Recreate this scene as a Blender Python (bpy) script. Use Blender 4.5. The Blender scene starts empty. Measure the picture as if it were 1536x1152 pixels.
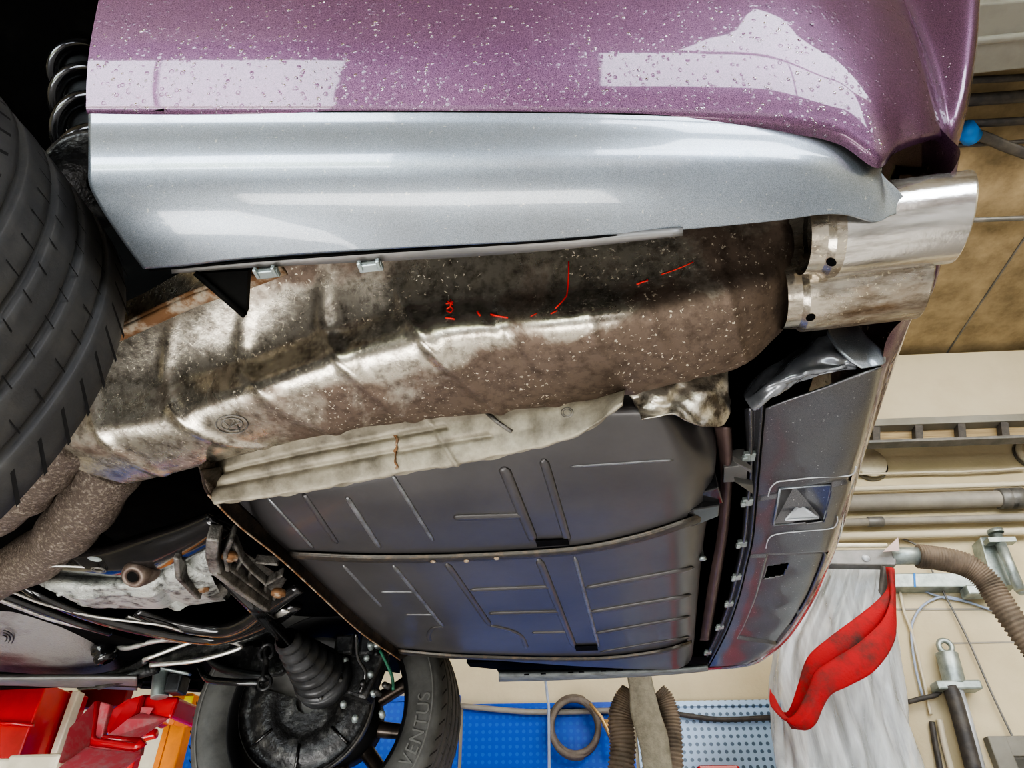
import bpy, bmesh, math, random
from mathutils import Vector, Matrix
from mathutils.bvhtree import BVHTree
random.seed(7)
C = bpy.context.scene.collection
PI = math.pi
# ------------------------------------------------------------------ camera model (origin = the lens, z = 0 at lens height)
FPX = 1050.0
TH = math.radians(37.1); AL = math.radians(8.7)
FLOOR = -1.45; CEIL = 3.25; WALL = 4.35
_R = Vector((math.cos(AL), math.sin(AL), 0))
_F = Vector((-math.sin(AL)*math.cos(TH), math.cos(AL)*math.cos(TH), math.sin(TH)))
_U = Vector((math.sin(AL)*math.sin(TH), -math.cos(AL)*math.sin(TH), math.cos(TH)))
def ray(px, py): return _F + _R*((px-768)/FPX) + _U*((576-py)/FPX)
RB = [Matrix.Identity(3)]
def room_frame(al, rot):
    # camera axes expressed in the frame the next objects are built in; rot turns that frame into the world
    global _R, _F, _U
    _R = Vector((math.cos(al), math.sin(al), 0)); _F = Vector((-math.sin(al)*math.cos(TH), math.cos(al)*math.cos(TH), math.sin(TH)))
    _U = Vector((math.sin(al)*math.sin(TH), -math.cos(al)*math.sin(TH), math.cos(TH))); RB[0] = Matrix.Rotation(rot, 3, 'Z')
def PZ(px, py, z): r = ray(px, py); return r*(z/r.z)
def PY(px, py, y): r = ray(px, py); return r*(y/r.y)
def PD(px, py, d): return ray(px, py)*d
def PX(px, py, x): r = ray(px, py); return r*(x/r.x)

cam = bpy.data.cameras.new('camera'); camo = bpy.data.objects.new('camera', cam); C.objects.link(camo)
cam.sensor_width = 36; cam.lens = FPX/1536*36; cam.clip_start = 0.02; cam.clip_end = 200
camo.rotation_euler = (PI/2+TH, 0, AL); bpy.context.scene.camera = camo

# ------------------------------------------------------------------ materials
def node(nt, t, **kw):
    n = nt.nodes.new(t)
    for k, v in kw.items():
        if k in n.inputs.keys(): n.inputs[k].default_value = v
        else: setattr(n, k, v)
    return n
def ramp(nt, stops, src):
    r = nt.nodes.new('ShaderNodeValToRGB'); e = r.color_ramp.elements
    while len(e) < len(stops): e.new(0.5)
    for i, (p, c) in enumerate(stops):
        e[i].position = p; e[i].color = c if len(c) == 4 else (*c, 1)
    nt.links.new(src, r.inputs[0]); return r
def noise(nt, co, scale, detail=4, rough=.6, stretch=None, dist=0):
    if stretch:
        m = node(nt, 'ShaderNodeMapping'); m.inputs['Scale'].default_value = stretch
        nt.links.new(co, m.inputs[0]); co = m.outputs[0]
    n = node(nt, 'ShaderNodeTexNoise', Scale=scale, Detail=detail, Roughness=rough, Distortion=dist)
    nt.links.new(co, n.inputs['Vector']); return n.outputs['Fac']
def mixc(nt, f, a, b, mode='MIX'):
    m = nt.nodes.new('ShaderNodeMix'); m.data_type = 'RGBA'; m.blend_type = mode
    for s, v in ((0, f), (6, a), (7, b)):
        if hasattr(v, 'links'): nt.links.new(v, m.inputs[s])
        else: m.inputs[s].default_value = v if s == 0 else (*v, 1)
    return m.outputs[2]
def bump(nt, h, strength, dist=.002, prev=None):
    b = node(nt, 'ShaderNodeBump', Strength=strength, Distance=dist)
    nt.links.new(h, b.inputs['Height'])
    if prev: nt.links.new(prev, b.inputs['Normal'])
    return b.outputs[0]
def new_mat(name):
    m = bpy.data.materials.new(name); m.use_nodes = True; nt = m.node_tree
    b = nt.nodes['Principled BSDF']
    co = nt.nodes.new('ShaderNodeTexCoord').outputs['Object']
    return m, nt, b, co
def mat(name, c, rough=.5, metal=0, c2=None, scale=20, lo=.4, hi=.65, bmp=0, bscale=None, bdist=.002, coat=0, r2=None, stretch=None, spec=None):
    m, nt, b, co = new_mat(name)
    b.inputs['Base Color'].default_value = (*c, 1); b.inputs['Roughness'].default_value = rough
    b.inputs['Metallic'].default_value = metal; b.inputs['Coat Weight'].default_value = coat
    b.inputs['Coat Roughness'].default_value = .04
    if spec is not None: b.inputs['Specular IOR Level'].default_value = spec
    if c2:
        n = noise(nt, co, scale, 6, .65, stretch); r = ramp(nt, [(lo, (0,0,0)), (hi, (1,1,1))], n)
        nt.links.new(mixc(nt, r.outputs[0], c, c2), b.inputs['Base Color'])
        if r2 is not None:
            mr = node(nt, 'ShaderNodeMapRange'); mr.inputs[3].default_value = rough; mr.inputs[4].default_value = r2
            nt.links.new(r.outputs[0], mr.inputs[0]); nt.links.new(mr.outputs[0], b.inputs['Roughness'])
    if bmp:
        nt.links.new(bump(nt, noise(nt, co, bscale or scale*3, 4), bmp, bdist), b.inputs['Normal'])
    return m
M = {}
# purple metallic clear-coat paint, flake and beads of rain
m, nt, b, co = new_mat('purple_metallic_paint')
fl = noise(nt, co, 1500, 1, .5)
fr = ramp(nt, [(.35, (.045,.018,.042)), (.62, (.185,.088,.16))], fl)
nt.links.new(fr.outputs[0], b.inputs['Base Color'])
b.inputs['Metallic'].default_value = .6; b.inputs['Roughness'].default_value = .42
b.inputs['Coat Weight'].default_value = 1; b.inputs['Coat Roughness'].default_value = .03
v = node(nt, 'ShaderNodeTexVoronoi', Scale=130.0, Randomness=1.0); nt.links.new(co, v.inputs['Vector'])
dr = ramp(nt, [(.0, (1,1,1)), (.22, (.8,.8,.8)), (.32, (0,0,0))], v.outputs['Distance'])
msk = ramp(nt, [(.45, (0,0,0)), (.6, (1,1,1))], noise(nt, co, 60, 3))
mm = node(nt, 'ShaderNodeMath', operation='MULTIPLY'); nt.links.new(dr.outputs[0], mm.inputs[0]); nt.links.new(msk.outputs[0], mm.inputs[1])
bn = bump(nt, mm.outputs[0], .5, .0008); nt.links.new(bn, b.inputs['Coat Normal'])
M['purple'] = m
def paint(name, a, c, rough=.35, coat=1., grime=True):
    m, nt, b, co = new_mat(name)
    fr = ramp(nt, [(.35, a), (.65, c)], noise(nt, co, 1300, 1, .5))
    out = fr.outputs[0]
    if grime:
        g = ramp(nt, [(.42, (0,0,0)), (.8, (.45,.45,.45))], noise(nt, co, 9, 8, .7))
        out = mixc(nt, g.outputs[0], out, (.17,.165,.16))
        sp = ramp(nt, [(.70, (0,0,0)), (.74, (1,1,1))], noise(nt, co, 220, 2, .5))
        out = mixc(nt, sp.outputs[0], out, (.45,.45,.44))
    nt.links.new(out, b.inputs['Base Color'])
    b.inputs['Metallic'].default_value = .7; b.inputs['Roughness'].default_value = rough
    b.inputs['Coat Weight'].default_value = coat; b.inputs['Coat Roughness'].default_value = .05
    return m
M['grey_paint'] = paint('grey_metallic_paint', (.20,.23,.265), (.33,.37,.41))
M['grey_dark'] = paint('scuffed_grey_paint', (.10,.10,.108), (.19,.195,.21), .36, .35)
# muffler steel: bright areas, brown dirt film, pale flecks
def steel(name, bright, dirt, flake, dlo, dhi, fl_lo=.62, rough=.28, sc=7, grad=False, st=None):
    m, nt, b, co = new_mat(name)
    big = noise(nt, co, sc, 6, .62, st, .4)
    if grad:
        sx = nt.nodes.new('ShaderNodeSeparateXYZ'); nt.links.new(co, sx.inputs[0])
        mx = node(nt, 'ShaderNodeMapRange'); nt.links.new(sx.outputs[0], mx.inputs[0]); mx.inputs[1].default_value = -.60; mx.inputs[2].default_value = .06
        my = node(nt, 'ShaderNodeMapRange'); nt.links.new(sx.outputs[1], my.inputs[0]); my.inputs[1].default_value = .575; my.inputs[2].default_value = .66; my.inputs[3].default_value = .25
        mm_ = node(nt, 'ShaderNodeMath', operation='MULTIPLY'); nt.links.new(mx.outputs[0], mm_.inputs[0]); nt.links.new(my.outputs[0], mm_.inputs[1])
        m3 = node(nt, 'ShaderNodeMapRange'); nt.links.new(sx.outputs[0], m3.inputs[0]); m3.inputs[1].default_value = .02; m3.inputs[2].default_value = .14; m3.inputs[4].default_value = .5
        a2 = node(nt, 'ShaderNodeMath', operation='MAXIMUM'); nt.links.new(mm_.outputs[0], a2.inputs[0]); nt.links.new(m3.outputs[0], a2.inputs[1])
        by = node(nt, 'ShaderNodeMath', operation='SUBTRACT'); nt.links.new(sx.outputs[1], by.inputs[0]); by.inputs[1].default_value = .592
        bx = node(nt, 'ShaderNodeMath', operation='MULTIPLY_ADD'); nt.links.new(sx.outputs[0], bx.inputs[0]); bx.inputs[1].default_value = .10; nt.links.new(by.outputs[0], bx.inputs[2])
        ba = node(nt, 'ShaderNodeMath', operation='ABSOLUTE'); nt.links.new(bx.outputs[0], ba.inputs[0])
        br_ = node(nt, 'ShaderNodeMapRange'); nt.links.new(ba.outputs[0], br_.inputs[0]); br_.inputs[1].default_value = .05; br_.inputs[2].default_value = .015; br_.inputs[4].default_value = -.75  # bare-metal band along the shoulder, its missing highlight painted into the colour
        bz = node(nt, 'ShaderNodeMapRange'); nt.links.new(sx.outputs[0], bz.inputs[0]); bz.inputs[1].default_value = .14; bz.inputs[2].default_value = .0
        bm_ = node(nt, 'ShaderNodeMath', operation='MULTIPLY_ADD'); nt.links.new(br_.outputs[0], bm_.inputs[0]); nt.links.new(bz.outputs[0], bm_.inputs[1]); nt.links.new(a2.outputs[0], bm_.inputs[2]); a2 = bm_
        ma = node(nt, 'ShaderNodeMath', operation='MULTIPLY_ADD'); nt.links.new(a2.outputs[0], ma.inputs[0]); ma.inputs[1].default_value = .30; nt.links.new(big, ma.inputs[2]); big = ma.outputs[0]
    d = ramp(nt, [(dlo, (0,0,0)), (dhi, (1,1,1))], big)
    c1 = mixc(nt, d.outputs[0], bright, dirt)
    mid = ramp(nt, [(.45, (0,0,0)), (.7, (.8,.8,.8))], noise(nt, co, 60, 6, .7, st))
    c2 = mixc(nt, mid.outputs[0], c1, tuple(x*.45 for x in dirt))
    fk = ramp(nt, [(fl_lo, (0,0,0)), (fl_lo+.02, (1,1,1))], noise(nt, co, 190, 4, .6))
    reg = ramp(nt, [(.42, (0,0,0)), (.58, (1,1,1))], noise(nt, co, 11, 3, .5))
    mu = node(nt, 'ShaderNodeMath', operation='MULTIPLY'); nt.links.new(fk.outputs[0], mu.inputs[0]); nt.links.new(reg.outputs[0], mu.inputs[1])
    c3 = mixc(nt, mu.outputs[0], c2, flake)
    nt.links.new(c3, b.inputs['Base Color'])
    b.inputs['Metallic'].default_value = .85
    mr = node(nt, 'ShaderNodeMapRange'); mr.inputs[3].default_value = rough; mr.inputs[4].default_value = .58
    nt.links.new(d.outputs[0], mr.inputs[0]); nt.links.new(mr.outputs[0], b.inputs['Roughness'])
    inv = bump(nt, noise(nt, co, 25, 5), .25, .003)
    nt.links.new(bump(nt, mu.outputs[0], .5, .0008, inv), b.inputs['Normal'])
    return m
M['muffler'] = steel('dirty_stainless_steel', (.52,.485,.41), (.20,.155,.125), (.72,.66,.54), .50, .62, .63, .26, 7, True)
M['tip'] = steel('polished_stainless_steel', (.66,.64,.60), (.46,.41,.34), (.2,.13,.08), .58, .95, .74, .16, 16, False, (.15,1,1))
M['tip_burnt'] = steel('heat_stained_steel', (.50,.46,.39), (.20,.14,.09), (.75,.68,.5), .48, .70, .62, .22, 22, False, (.35,1,1))
M['shield'] = mat('dull_aluminium', (.36,.33,.26), .6, .4, (.13,.115,.09), 18, .42, .72, .5, 60, .003)
M['shield_torn'] = mat('crumpled_aluminium', (.62,.58,.50), .36, .8, (.13,.11,.09), 22, .45, .6, .7, 40, .004)
M['rust_pipe'] = mat('corroded_pipe', (.12,.095,.078), .66, .45, (.34,.30,.25), 160, .50, .72, 1, 260, .003)
M['rust'] = mat('brown_rust', (.22,.12,.06), .75, .3, (.42,.36,.28), 40, .45, .6, .5, 90)
M['tank'] = mat('satin_grey_tank', (.075,.072,.074), .36, .3, (.11,.105,.105), 3, .4, .7, .08, 150, .001, .12, spec=.45)
M['strap'] = mat('dark_strap_steel', (.075,.07,.062), .4, .5, (.14,.11,.08), 60, .5, .7, .3, 120)
M['black'] = mat('black_underseal', (.004,.004,.004), .7, 0, (.009,.009,.008), 12, .5, .7, .3, 60, spec=.12)
M['gloss_black'] = mat('glossy_black_wax', (.012,.012,.013), .17, .1, (.03,.028,.026), 15, .5, .7, .35, 30, .002, .8)
M['alu'] = mat('cast_aluminium', (.52,.54,.51), .42, .7, (.07,.07,.07), 38, .48, .66, .9, 320, .0025)
M['alu_dirty'] = mat('oily_cast_aluminium', (.26,.25,.23), .42, .6, (.06,.055,.05), 30, .42, .65, .6, 160, .003)
M['bright'] = mat('bare_bright_edge', (.62,.61,.58), .3, .7, (.3,.29,.27), 40, .5, .7)
M['floorpan'] = mat('stone_chip_underseal', (.30,.29,.28), .38, .25, (.12,.085,.09), 4, .45, .62, .8, 170, .003)
M['rubber'] = mat('tyre_rubber', (.052,.052,.054), .62, 0, (.078,.076,.074), 20, .45, .7, .35, 400, .0008)
M['rubber_dark'] = mat('tyre_groove', (.012,.012,.013), .8)
M['rubber_worn'] = mat('worn_sidewall', (.10,.10,.095), .6, 0, (.055,.055,.052), 18, .4, .7, .2, 200)
M['letters'] = mat('raised_tyre_lettering', (.13,.13,.122), .7)
M['rim'] = mat('bronze_grey_rim', (.16,.13,.11), .35, .7, (.05,.045,.04), 12)
M['rim_dark'] = mat('dirty_rim_barrel', (.012,.012,.013), .6, .2)
M['boot'] = mat('ribbed_rubber_boot', (.05,.052,.055), .3, .1, (.012,.012,.012), 22, .4, .7, .3, 90)
M['oily'] = mat('oily_black_metal', (.035,.035,.036), .3, .4, (.14,.14,.135), 35, .5, .7, .8, 90, .003)
M['red_paint'] = mat('red_enamel', (.62,.022,.028), .22, 0, (.45,.015,.02), 6, .4, .7, .1, 60, .001, .7)
M['red_dusty'] = mat('scuffed_red_enamel', (.60,.10,.12), .45, 0, (.45,.30,.29), 30, .45, .75, .2, 60)
M['orange'] = mat('orange_enamel', (.80,.27,.03), .35, 0, (.55,.18,.03), 8)
M['cream'] = mat('cream_enamel', (.74,.68,.54), .45, 0, (.6,.54,.42), 9)
M['zinc'] = mat('galvanised_steel', (.42,.47,.46), .4, .6, (.27,.31,.30), 14)
M['dark_steel'] = mat('dark_grey_steel', (.16,.16,.155), .45, .4, (.24,.23,.22), 9)
M['red_cloth'] = mat('red_webbing', (.40,.016,.018), .85, 0, (.08,.035,.03), 9, .44, .66, .6, 90, .004)
M['grey_web'] = mat('dusty_grey_webbing', (.26,.24,.19), .9, 0, (.17,.155,.12), 30, .4, .7, .8, 160, .004)
M['hose'] = mat('brown_ribbed_hose', (.20,.155,.115), .7, 0, (.10,.08,.06), 9)
M['cable'] = mat('dark_cable', (.06,.055,.055), .5, 0, (.1,.09,.08), 20)
M['cable_blue'] = mat('pale_blue_line', (.36,.42,.56), .5)
M['cable_light'] = mat('cream_conduit', (.60,.54,.42), .6)
M['brass'] = mat('brass_clamp', (.72,.50,.25), .4, .6, (.5,.33,.15), 30)
M['blue'] = mat('blue_tape', (.02,.2,.6), .5)
M['red_mark'] = mat('red_paint_pen', (.75,.03,.02), .6)
M['yellow'] = mat('yellow_sticker', (.85,.72,.05), .5)
M['wood'] = mat('pale_board', (.42,.32,.18), .6, 0, (.2,.14,.08), 20, stretch=(.05,1,4))
M['chrome_line'] = mat('pale_grey_plastic', (.5,.52,.55), .3, .2)
# peg boards: rows of punched holes
def perfo(name, c, dark, pitch=.038):
    m, nt, b, co = new_mat(name)
    s = nt.nodes.new('ShaderNodeSeparateXYZ'); nt.links.new(co, s.inputs[0])
    outs = []
    for ax in (0, 2):
        d = node(nt, 'ShaderNodeMath', operation='DIVIDE'); d.inputs[1].default_value = pitch; nt.links.new(s.outputs[ax], d.inputs[0])
        f = node(nt, 'ShaderNodeMath', operation='FRACT'); nt.links.new(d.outputs[0], f.inputs[0])
        u = node(nt, 'ShaderNodeMath', operation='SUBTRACT'); u.inputs[1].default_value = .5; nt.links.new(f.outputs[0], u.inputs[0])
        q = node(nt, 'ShaderNodeMath', operation='POWER'); q.inputs[1].default_value = 2; nt.links.new(u.outputs[0], q.inputs[0])
        outs.append(q)
    a = node(nt, 'ShaderNodeMath', operation='ADD'); nt.links.new(outs[0].outputs[0], a.inputs[0]); nt.links.new(outs[1].outputs[0], a.inputs[1])
    r = ramp(nt, [(.055, (1,1,1)), (.08, (0,0,0))], a.outputs[0])
    nt.links.new(mixc(nt, r.outputs[0], c, dark), b.inputs['Base Color']); b.inputs['Roughness'].default_value = .35
    nt.links.new(bump(nt, a.outputs[0], .2, .004), b.inputs['Normal'])
    return m
M['peg_blue'] = perfo('blue_perforated_panel', (.004,.075,.50), (.012,.12,.55))
M['peg_light'] = perfo('light_blue_perforated_panel', (.42,.58,.80), (.11,.17,.26))
M['wall'] = mat('cream_rendered_wall', (.60,.52,.36), .85, 0, (.52,.45,.31), 2.2, .4, .7, .5, 40, .004)
M['ceiling'] = mat('stained_ceiling_board', (.40,.31,.19), .85, 0, (.19,.145,.085), 5, .35, .7, .4, 18, .006)
M['ceiling_pale'] = mat('pale_ceiling_panel', (.52,.46,.34), .8, 0, (.46,.40,.29), 2)
M['floor'] = mat('grey_workshop_floor', (.30,.28,.26), .45, 0, (.36,.34,.32), 2, .4, .7)
M['beam'] = mat('grey_beam', (.20,.19,.165), .6, 0, (.26,.25,.22), 3)
M['duct'] = mat('pale_grey_duct', (.36,.35,.31), .6, 0, (.28,.27,.24), 3)
M['pipe'] = mat('grey_plastic_pipe', (.27,.25,.22), .55, 0, (.35,.32,.27), 6)
# stretch film
m, nt, b, co = new_mat('clear_stretch_film')
b.inputs['Base Color'].default_value = (.62,.64,.66,1); b.inputs['Roughness'].default_value = .18
b.inputs['Alpha'].default_value = .62
nb = noise(nt, co, 11, 5, .6, (1, 1, .10), 1.6)
al = ramp(nt, [(.3, (.35,.35,.35)), (.7, (.8,.8,.8))], nb); nt.links.new(al.outputs[0], b.inputs['Alpha'])
nt.links.new(bump(nt, nb, .6, .02), b.inputs['Normal'])
M['film'] = m
m, nt, b, co = new_mat('clear_water'); b.inputs['Base Color'].default_value = (.9,.9,.92,1)
b.inputs['Roughness'].default_value = .03; b.inputs['Transmission Weight'].default_value = 1; b.inputs['IOR'].default_value = 1.33
M['water'] = m
def emis(name, c, s):
    m, nt, b, co = new_mat(name); b.inputs['Base Color'].default_value = (0,0,0,1)
    b.inputs['Emission Color'].default_value = (*c, 1); b.inputs['Emission Strength'].default_value = s; return m
M['tube_light'] = emis('fluorescent_tube_glow', (1,.97,.9), 9)

# ------------------------------------------------------------------ mesh helpers
class MB:
    def __init__(s): s.v = []; s.f = []; s.m = []; s.sm = []
    def add(s, vs, fs, mi=0, smooth=True):
        o = len(s.v); s.v += [Vector(v) for v in vs]
        for f in fs: s.f.append(tuple(i+o for i in f)); s.m.append(mi); s.sm.append(smooth)
        return s
    def box(s, c, size, rot=None, mi=0, taper=1):
        c = Vector(c); hx, hy, hz = [k/2 for k in size]
        vs = [Vector((x*hx*(taper if z > 0 else 1), y*hy*(taper if z > 0 else 1), z*hz)) for x in (-1,1) for y in (-1,1) for z in (-1,1)]
        if rot is not None: vs = [rot @ v for v in vs]
        return s.add([v+c for v in vs], [(0,1,3,2),(4,6,7,5),(0,4,5,1),(2,3,7,6),(0,2,6,4),(1,5,7,3)], mi, False)
    def tube(s, pts, r, n=12, mi=0, cap=True, closed=False, flat=None, up=None):
        pts = [Vector(p) for p in pts]; k = len(pts)
        rs = r if isinstance(r, (list, tuple)) else [r]*k
        rings = []; prev = None
        for i, p in enumerate(pts):
            if closed: t = pts[(i+1) % k]-pts[i-1]
            else: t = pts[min(i+1, k-1)]-pts[max(i-1, 0)]
            if t.length < 1e-9: t = Vector((1,0,0))
            t.normalize()
            if prev is None:
                a = Vector(up) if up else (Vector((0,0,1)) if abs(t.z) < .9 else Vector((0,1,0)))
                nrm = (a - t*a.dot(t)).normalized()
            else:
                nrm = (prev - t*prev.dot(t))
                nrm = nrm.normalized() if nrm.length > 1e-6 else prev
            prev = nrm; bi = t.cross(nrm)
            sx = flat or 1
            rings.append([p + nrm*math.cos(2*PI*j/n)*rs[i]*sx + bi*math.sin(2*PI*j/n)*rs[i] for j in range(n)])
        vs = [v for ring in rings for v in ring]; fs = []
        for i in range(k if closed else k-1):
            for j in range(n):
                a, b2 = i*n+j, i*n+(j+1) % n; i2 = ((i+1) % k)*n
                fs.append((a, b2, i2+(j+1) % n, i2+j))
        if cap and not closed:
            fs.append(tuple(reversed(range(n)))); fs.append(tuple(range((k-1)*n, k*n)))
        return s.add(vs, fs, mi)
    def lathe(s, prof, o, axis, n=64, mi=0, cap=False, a0=0, a1=2*PI):   # prof: (along, radius)
        o = Vector(o); ax = Vector(axis).normalized()
        e = Vector((0,0,1)) if abs(ax.z) < .9 else Vector((1,0,0))
        e1 = (e-ax*e.dot(ax)).normalized(); e2 = ax.cross(e1)
        full = abs(a1-a0-2*PI) < 1e-6; cn = n if full else n+1
        vs = []
        for (h, r) in prof:
            for j in range(cn):
                a = a0+(a1-a0)*j/n; vs.append(o+ax*h+(e1*math.cos(a)+e2*math.sin(a))*r)
        fs = []
        for i in range(len(prof)-1):
            for j in range(n):
                j2 = (j+1) % cn; fs.append((i*cn+j, i*cn+j2, (i+1)*cn+j2, (i+1)*cn+j))
        if cap: fs += [tuple(reversed(range(cn))), tuple(range((len(prof)-1)*cn, len(prof)*cn))]
        return s.add(vs, fs, mi)
    def prism(s, pts, d, mi=0, smooth=False):                     # polygon extruded by vector d
        pts = [Vector(p) for p in pts]; n = len(pts); d = Vector(d)
        vs = pts+[p+d for p in pts]
        fs = [tuple(range(n)), tuple(reversed(range(n, 2*n)))]+[(i, i+n, (i+1) % n+n, (i+1) % n) for i in range(n)]
        return s.add(vs, fs, mi, smooth)
    def build(s, name, mats, parent=None, bevel=0, solid=0, sub=0):
        me = bpy.data.meshes.new(name); me.from_pydata([tuple(RB[0] @ v) for v in s.v], [], s.f)
        ml = mats if isinstance(mats, list) else [mats]
        for m_ in ml: me.materials.append(m_)
        for p, mi, sm in zip(me.polygons, s.m, s.sm): p.material_index = mi; p.use_smooth = sm
        bm = bmesh.new(); bm.from_mesh(me); bmesh.ops.recalc_face_normals(bm, faces=bm.faces); bm.to_mesh(me); bm.free()
        o = bpy.data.objects.new(name, me); C.objects.link(o)
        if parent: o.parent = parent
        if solid:
            q = o.modifiers.new('s', 'SOLIDIFY'); q.thickness = solid; q.offset = 0
        if bevel:
            q = o.modifiers.new('b', 'BEVEL'); q.width = bevel; q.segments = 2; q.limit_method = 'ANGLE'; q.angle_limit = .6
        if sub:
            q = o.modifiers.new('u', 'SUBSURF'); q.levels = sub; q.render_levels = sub
        return o
def cr(p0, p1, p2, p3, t):
    return ((p1*2)+(p2-p0)*t+(p0*2-p1*5+p2*4-p3)*t*t+(p1*3-p0-p2*3+p3)*t*t*t)*.5
def crv(P, u):
    n = len(P)-1; x = min(max(u, 0), 1)*n; i = min(int(x), n-1); t = x-i
    a = P[i-1] if i > 0 else P[0]*2-P[1]; d = P[i+2] if i+2 <= n else P[n]*2-P[n-1]
    return cr(a, P[i], P[i+1], d, t)
def smooth(P, n):
    P = [Vector(p) for p in P]; return [crv(P, i/(n-1)) for i in range(n)]
def loft(grid, nu, nv, disp=None):                                # grid[col][row]; columns along u
    cols = [[crv(c, j/(nv-1)) for j in range(nv)] for c in grid]
    pts = []
    for i in range(nu):
        u = i/(nu-1); pts.append([crv([c[j] for c in cols], u) for j in range(nv)])
    if disp:
        new = []
        for i in range(nu):
            row = []
            for j in range(nv):
                a = pts[min(i+1, nu-1)][j]-pts[max(i-1, 0)][j]; b2 = pts[i][min(j+1, nv-1)]-pts[i][max(j-1, 0)]
                n = a.cross(b2)
                if n.length > 1e-12: n.normalize()
                if n.dot(pts[i][j]) > 0: n = -n                      # outward = towards the open side
                row.append(pts[i][j]+n*disp(i/(nu-1), j/(nv-1), pts[i][j]))
            new.append(row)
        pts = new
    vs = [p for r in pts for p in r]
    fs = [(i*nv+j, (i+1)*nv+j, (i+1)*nv+j+1, i*nv+j+1) for i in range(nu-1) for j in range(nv-1)]
    mb = MB(); mb.add(vs, fs); mb.pts = pts; return mb
def bvh(mb): return BVHTree.FromPolygons([tuple(v) for v in mb.v], mb.f)
def hit(tree, px, py, lift=.0005, default=None):
    r = ray(px, py).normalized(); loc, nrm, _, _ = tree.ray_cast(Vector((0,0,0)), r)
    if loc is None: return default
    if nrm.dot(r) > 0: nrm = -nrm
    return loc+nrm*lift
def empty(name, loc=(0,0,0), rz=0):
    o = bpy.data.objects.new(name, None); C.objects.link(o); o.location = loc; o.rotation_euler = (0,0,rz); o.empty_display_size = .05; return o
def tag(o, label, cat, group=None):
    o['label'] = label; o['category'] = cat
    if group: o['group'] = group
    return o
def struct(o): o['kind'] = 'structure'; return o
def zz(L, z): return [PZ(a, b, z) for a, b in L]
def yy(L, y): return [PY(a, b, y) for a, b in L]
def lab(o, l): o['label'] = l; return o

# ================================================================== THE CAR
car = empty('car', (0, 1.22, .5))
tag(car, 'purple car with grey lower trim raised on a lift, its rear underside showing', 'car')
MW = Matrix.Translation(-Vector((0, 1.22, .5)))
class CMB(MB): pass
def kid(o, par=None):                                              # parent keeping world place
    o.parent = par or car
    o.matrix_parent_inverse = Matrix.Translation(-Vector((0,1.22,.5)))
    return o
def cb(mb, name, mats, par=None, **k):
    o = mb.build(name, mats, None, **k)
    if par is None: kid(o)
    else: o.parent = par
    return o
# --- purple quarter/bumper skin : columns left -> right, rows top -> bottom edge
OFFS = ((.42,-.088),(.26,-.080),(.16,-.062),(.10,-.045),(.06,-.031),(.03,-.0175),(.012,-.0078),(0,0),(-.002,.012))
cols = []
for px, ybot, Yb in ((130,168,.331),(270,168,.345),(430,168,.362),(600,168,.382),(780,169,.400),(950,172,.420),(1080,176,.434),(1190,184,.447),(1262,200,.462)):
    b0 = PY(px, ybot, Yb); c = []
    for dz, dy in OFFS:
        c.append(Vector((b0.x, b0.y+dy, b0.z+dz)))
    cols.append(c)
# corner: turns to the rear face; bottom follows the tailpipe cut-out
def ccol(x, y, zb, sy, sx, dzs=(.42,.26,.16,.10,.06,.03,.012,0,-.002)):
    offs = [o[1] for o in OFFS]
    return [Vector((x - o_*sx, y + o_*sy, zb+dz)) for dz, o_ in zip(dzs, offs)]
p1 = PY(1320, 236, .482); cols.append(ccol(p1.x, p1.y, p1.z, .95, .1))
p2 = PY(1352, 214, .490); cols.append(ccol(p2.x, p2.y, p2.z, .85, .25))
p3 = PY(1392, 203, .505); cols.append(ccol(p3.x, p3.y, p3.z, .6, .4))
p4 = PY(1415, 206, .53); cols.append(ccol(p4.x, p4.y, p4.z, .3, .5))
cols.append([PY(*q) for q in ((1462,-130,.47),(1460,0,.49),(1457,70,.505),(1447,140,.52),(1436,180,.53),(1430,200,.54),(1426,215,.55),(1423,230,.555))]); cols[-1].append(cols[-1][-1]+Vector((-.006,.008,-.002)))
p6 = PY(1422, 262, .585); cols.append([PY(*q) for q in ((1474,-130,.52),(1469,0,.53),(1467,60,.54),(1456,140,.55),(1445,190,.56),(1436,222,.57),(1429,245,.58),(1422,262,.585))]); cols[-1].append(cols[-1][-1]+Vector((-.008,.004,-.002)))
body_mb = loft(cols, 200, 40)
body = cb(body_mb, 'quarter_panel', M['purple']); lab(body, 'purple metallic bumper skin beaded with rain')
T_body = bvh(body_mb)
# droplets
mb = MB()
for i in range(2200):
    px = random.uniform(140, 1425); py = random.uniform(2, 235)
    if px < 1150 and random.random() < .25: continue
    p = hit(T_body, px, py, 0)
    if p is None: continue
    loc, nrm, _, _ = T_body.ray_cast(Vector((0,0,0)), ray(px, py).normalized())
    if nrm.dot(ray(px, py)) > 0: nrm = -nrm
    r = random.choice([.0006,.0008,.001,.0012,.0015,.0020])*random.uniform(.7, 1.1)
    e1 = nrm.orthogonal().normalized(); e2 = nrm.cross(e1); n = 8
    vs = [loc+nrm*r*.42]+[loc+(e1*math.cos(2*PI*k/n)+e2*math.sin(2*PI*k/n))*r*.62+nrm*r*.28 for k in range(n)]+[loc+(e1*math.cos(2*PI*k/n)+e2*math.sin(2*PI*k/n))*r for k in range(n)]
    fs = [(0, 1+k, 1+(k+1) % n) for k in range(n)]+[(1+k, 1+n+k, 1+n+(k+1) % n, 1+(k+1) % n) for k in range(n)]
    mb.add(vs, fs)
o = mb.build('rain_droplets', M['water'], body); o['kind'] = 'stuff'; o['label'] = 'clear rain droplets on the paint'
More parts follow.
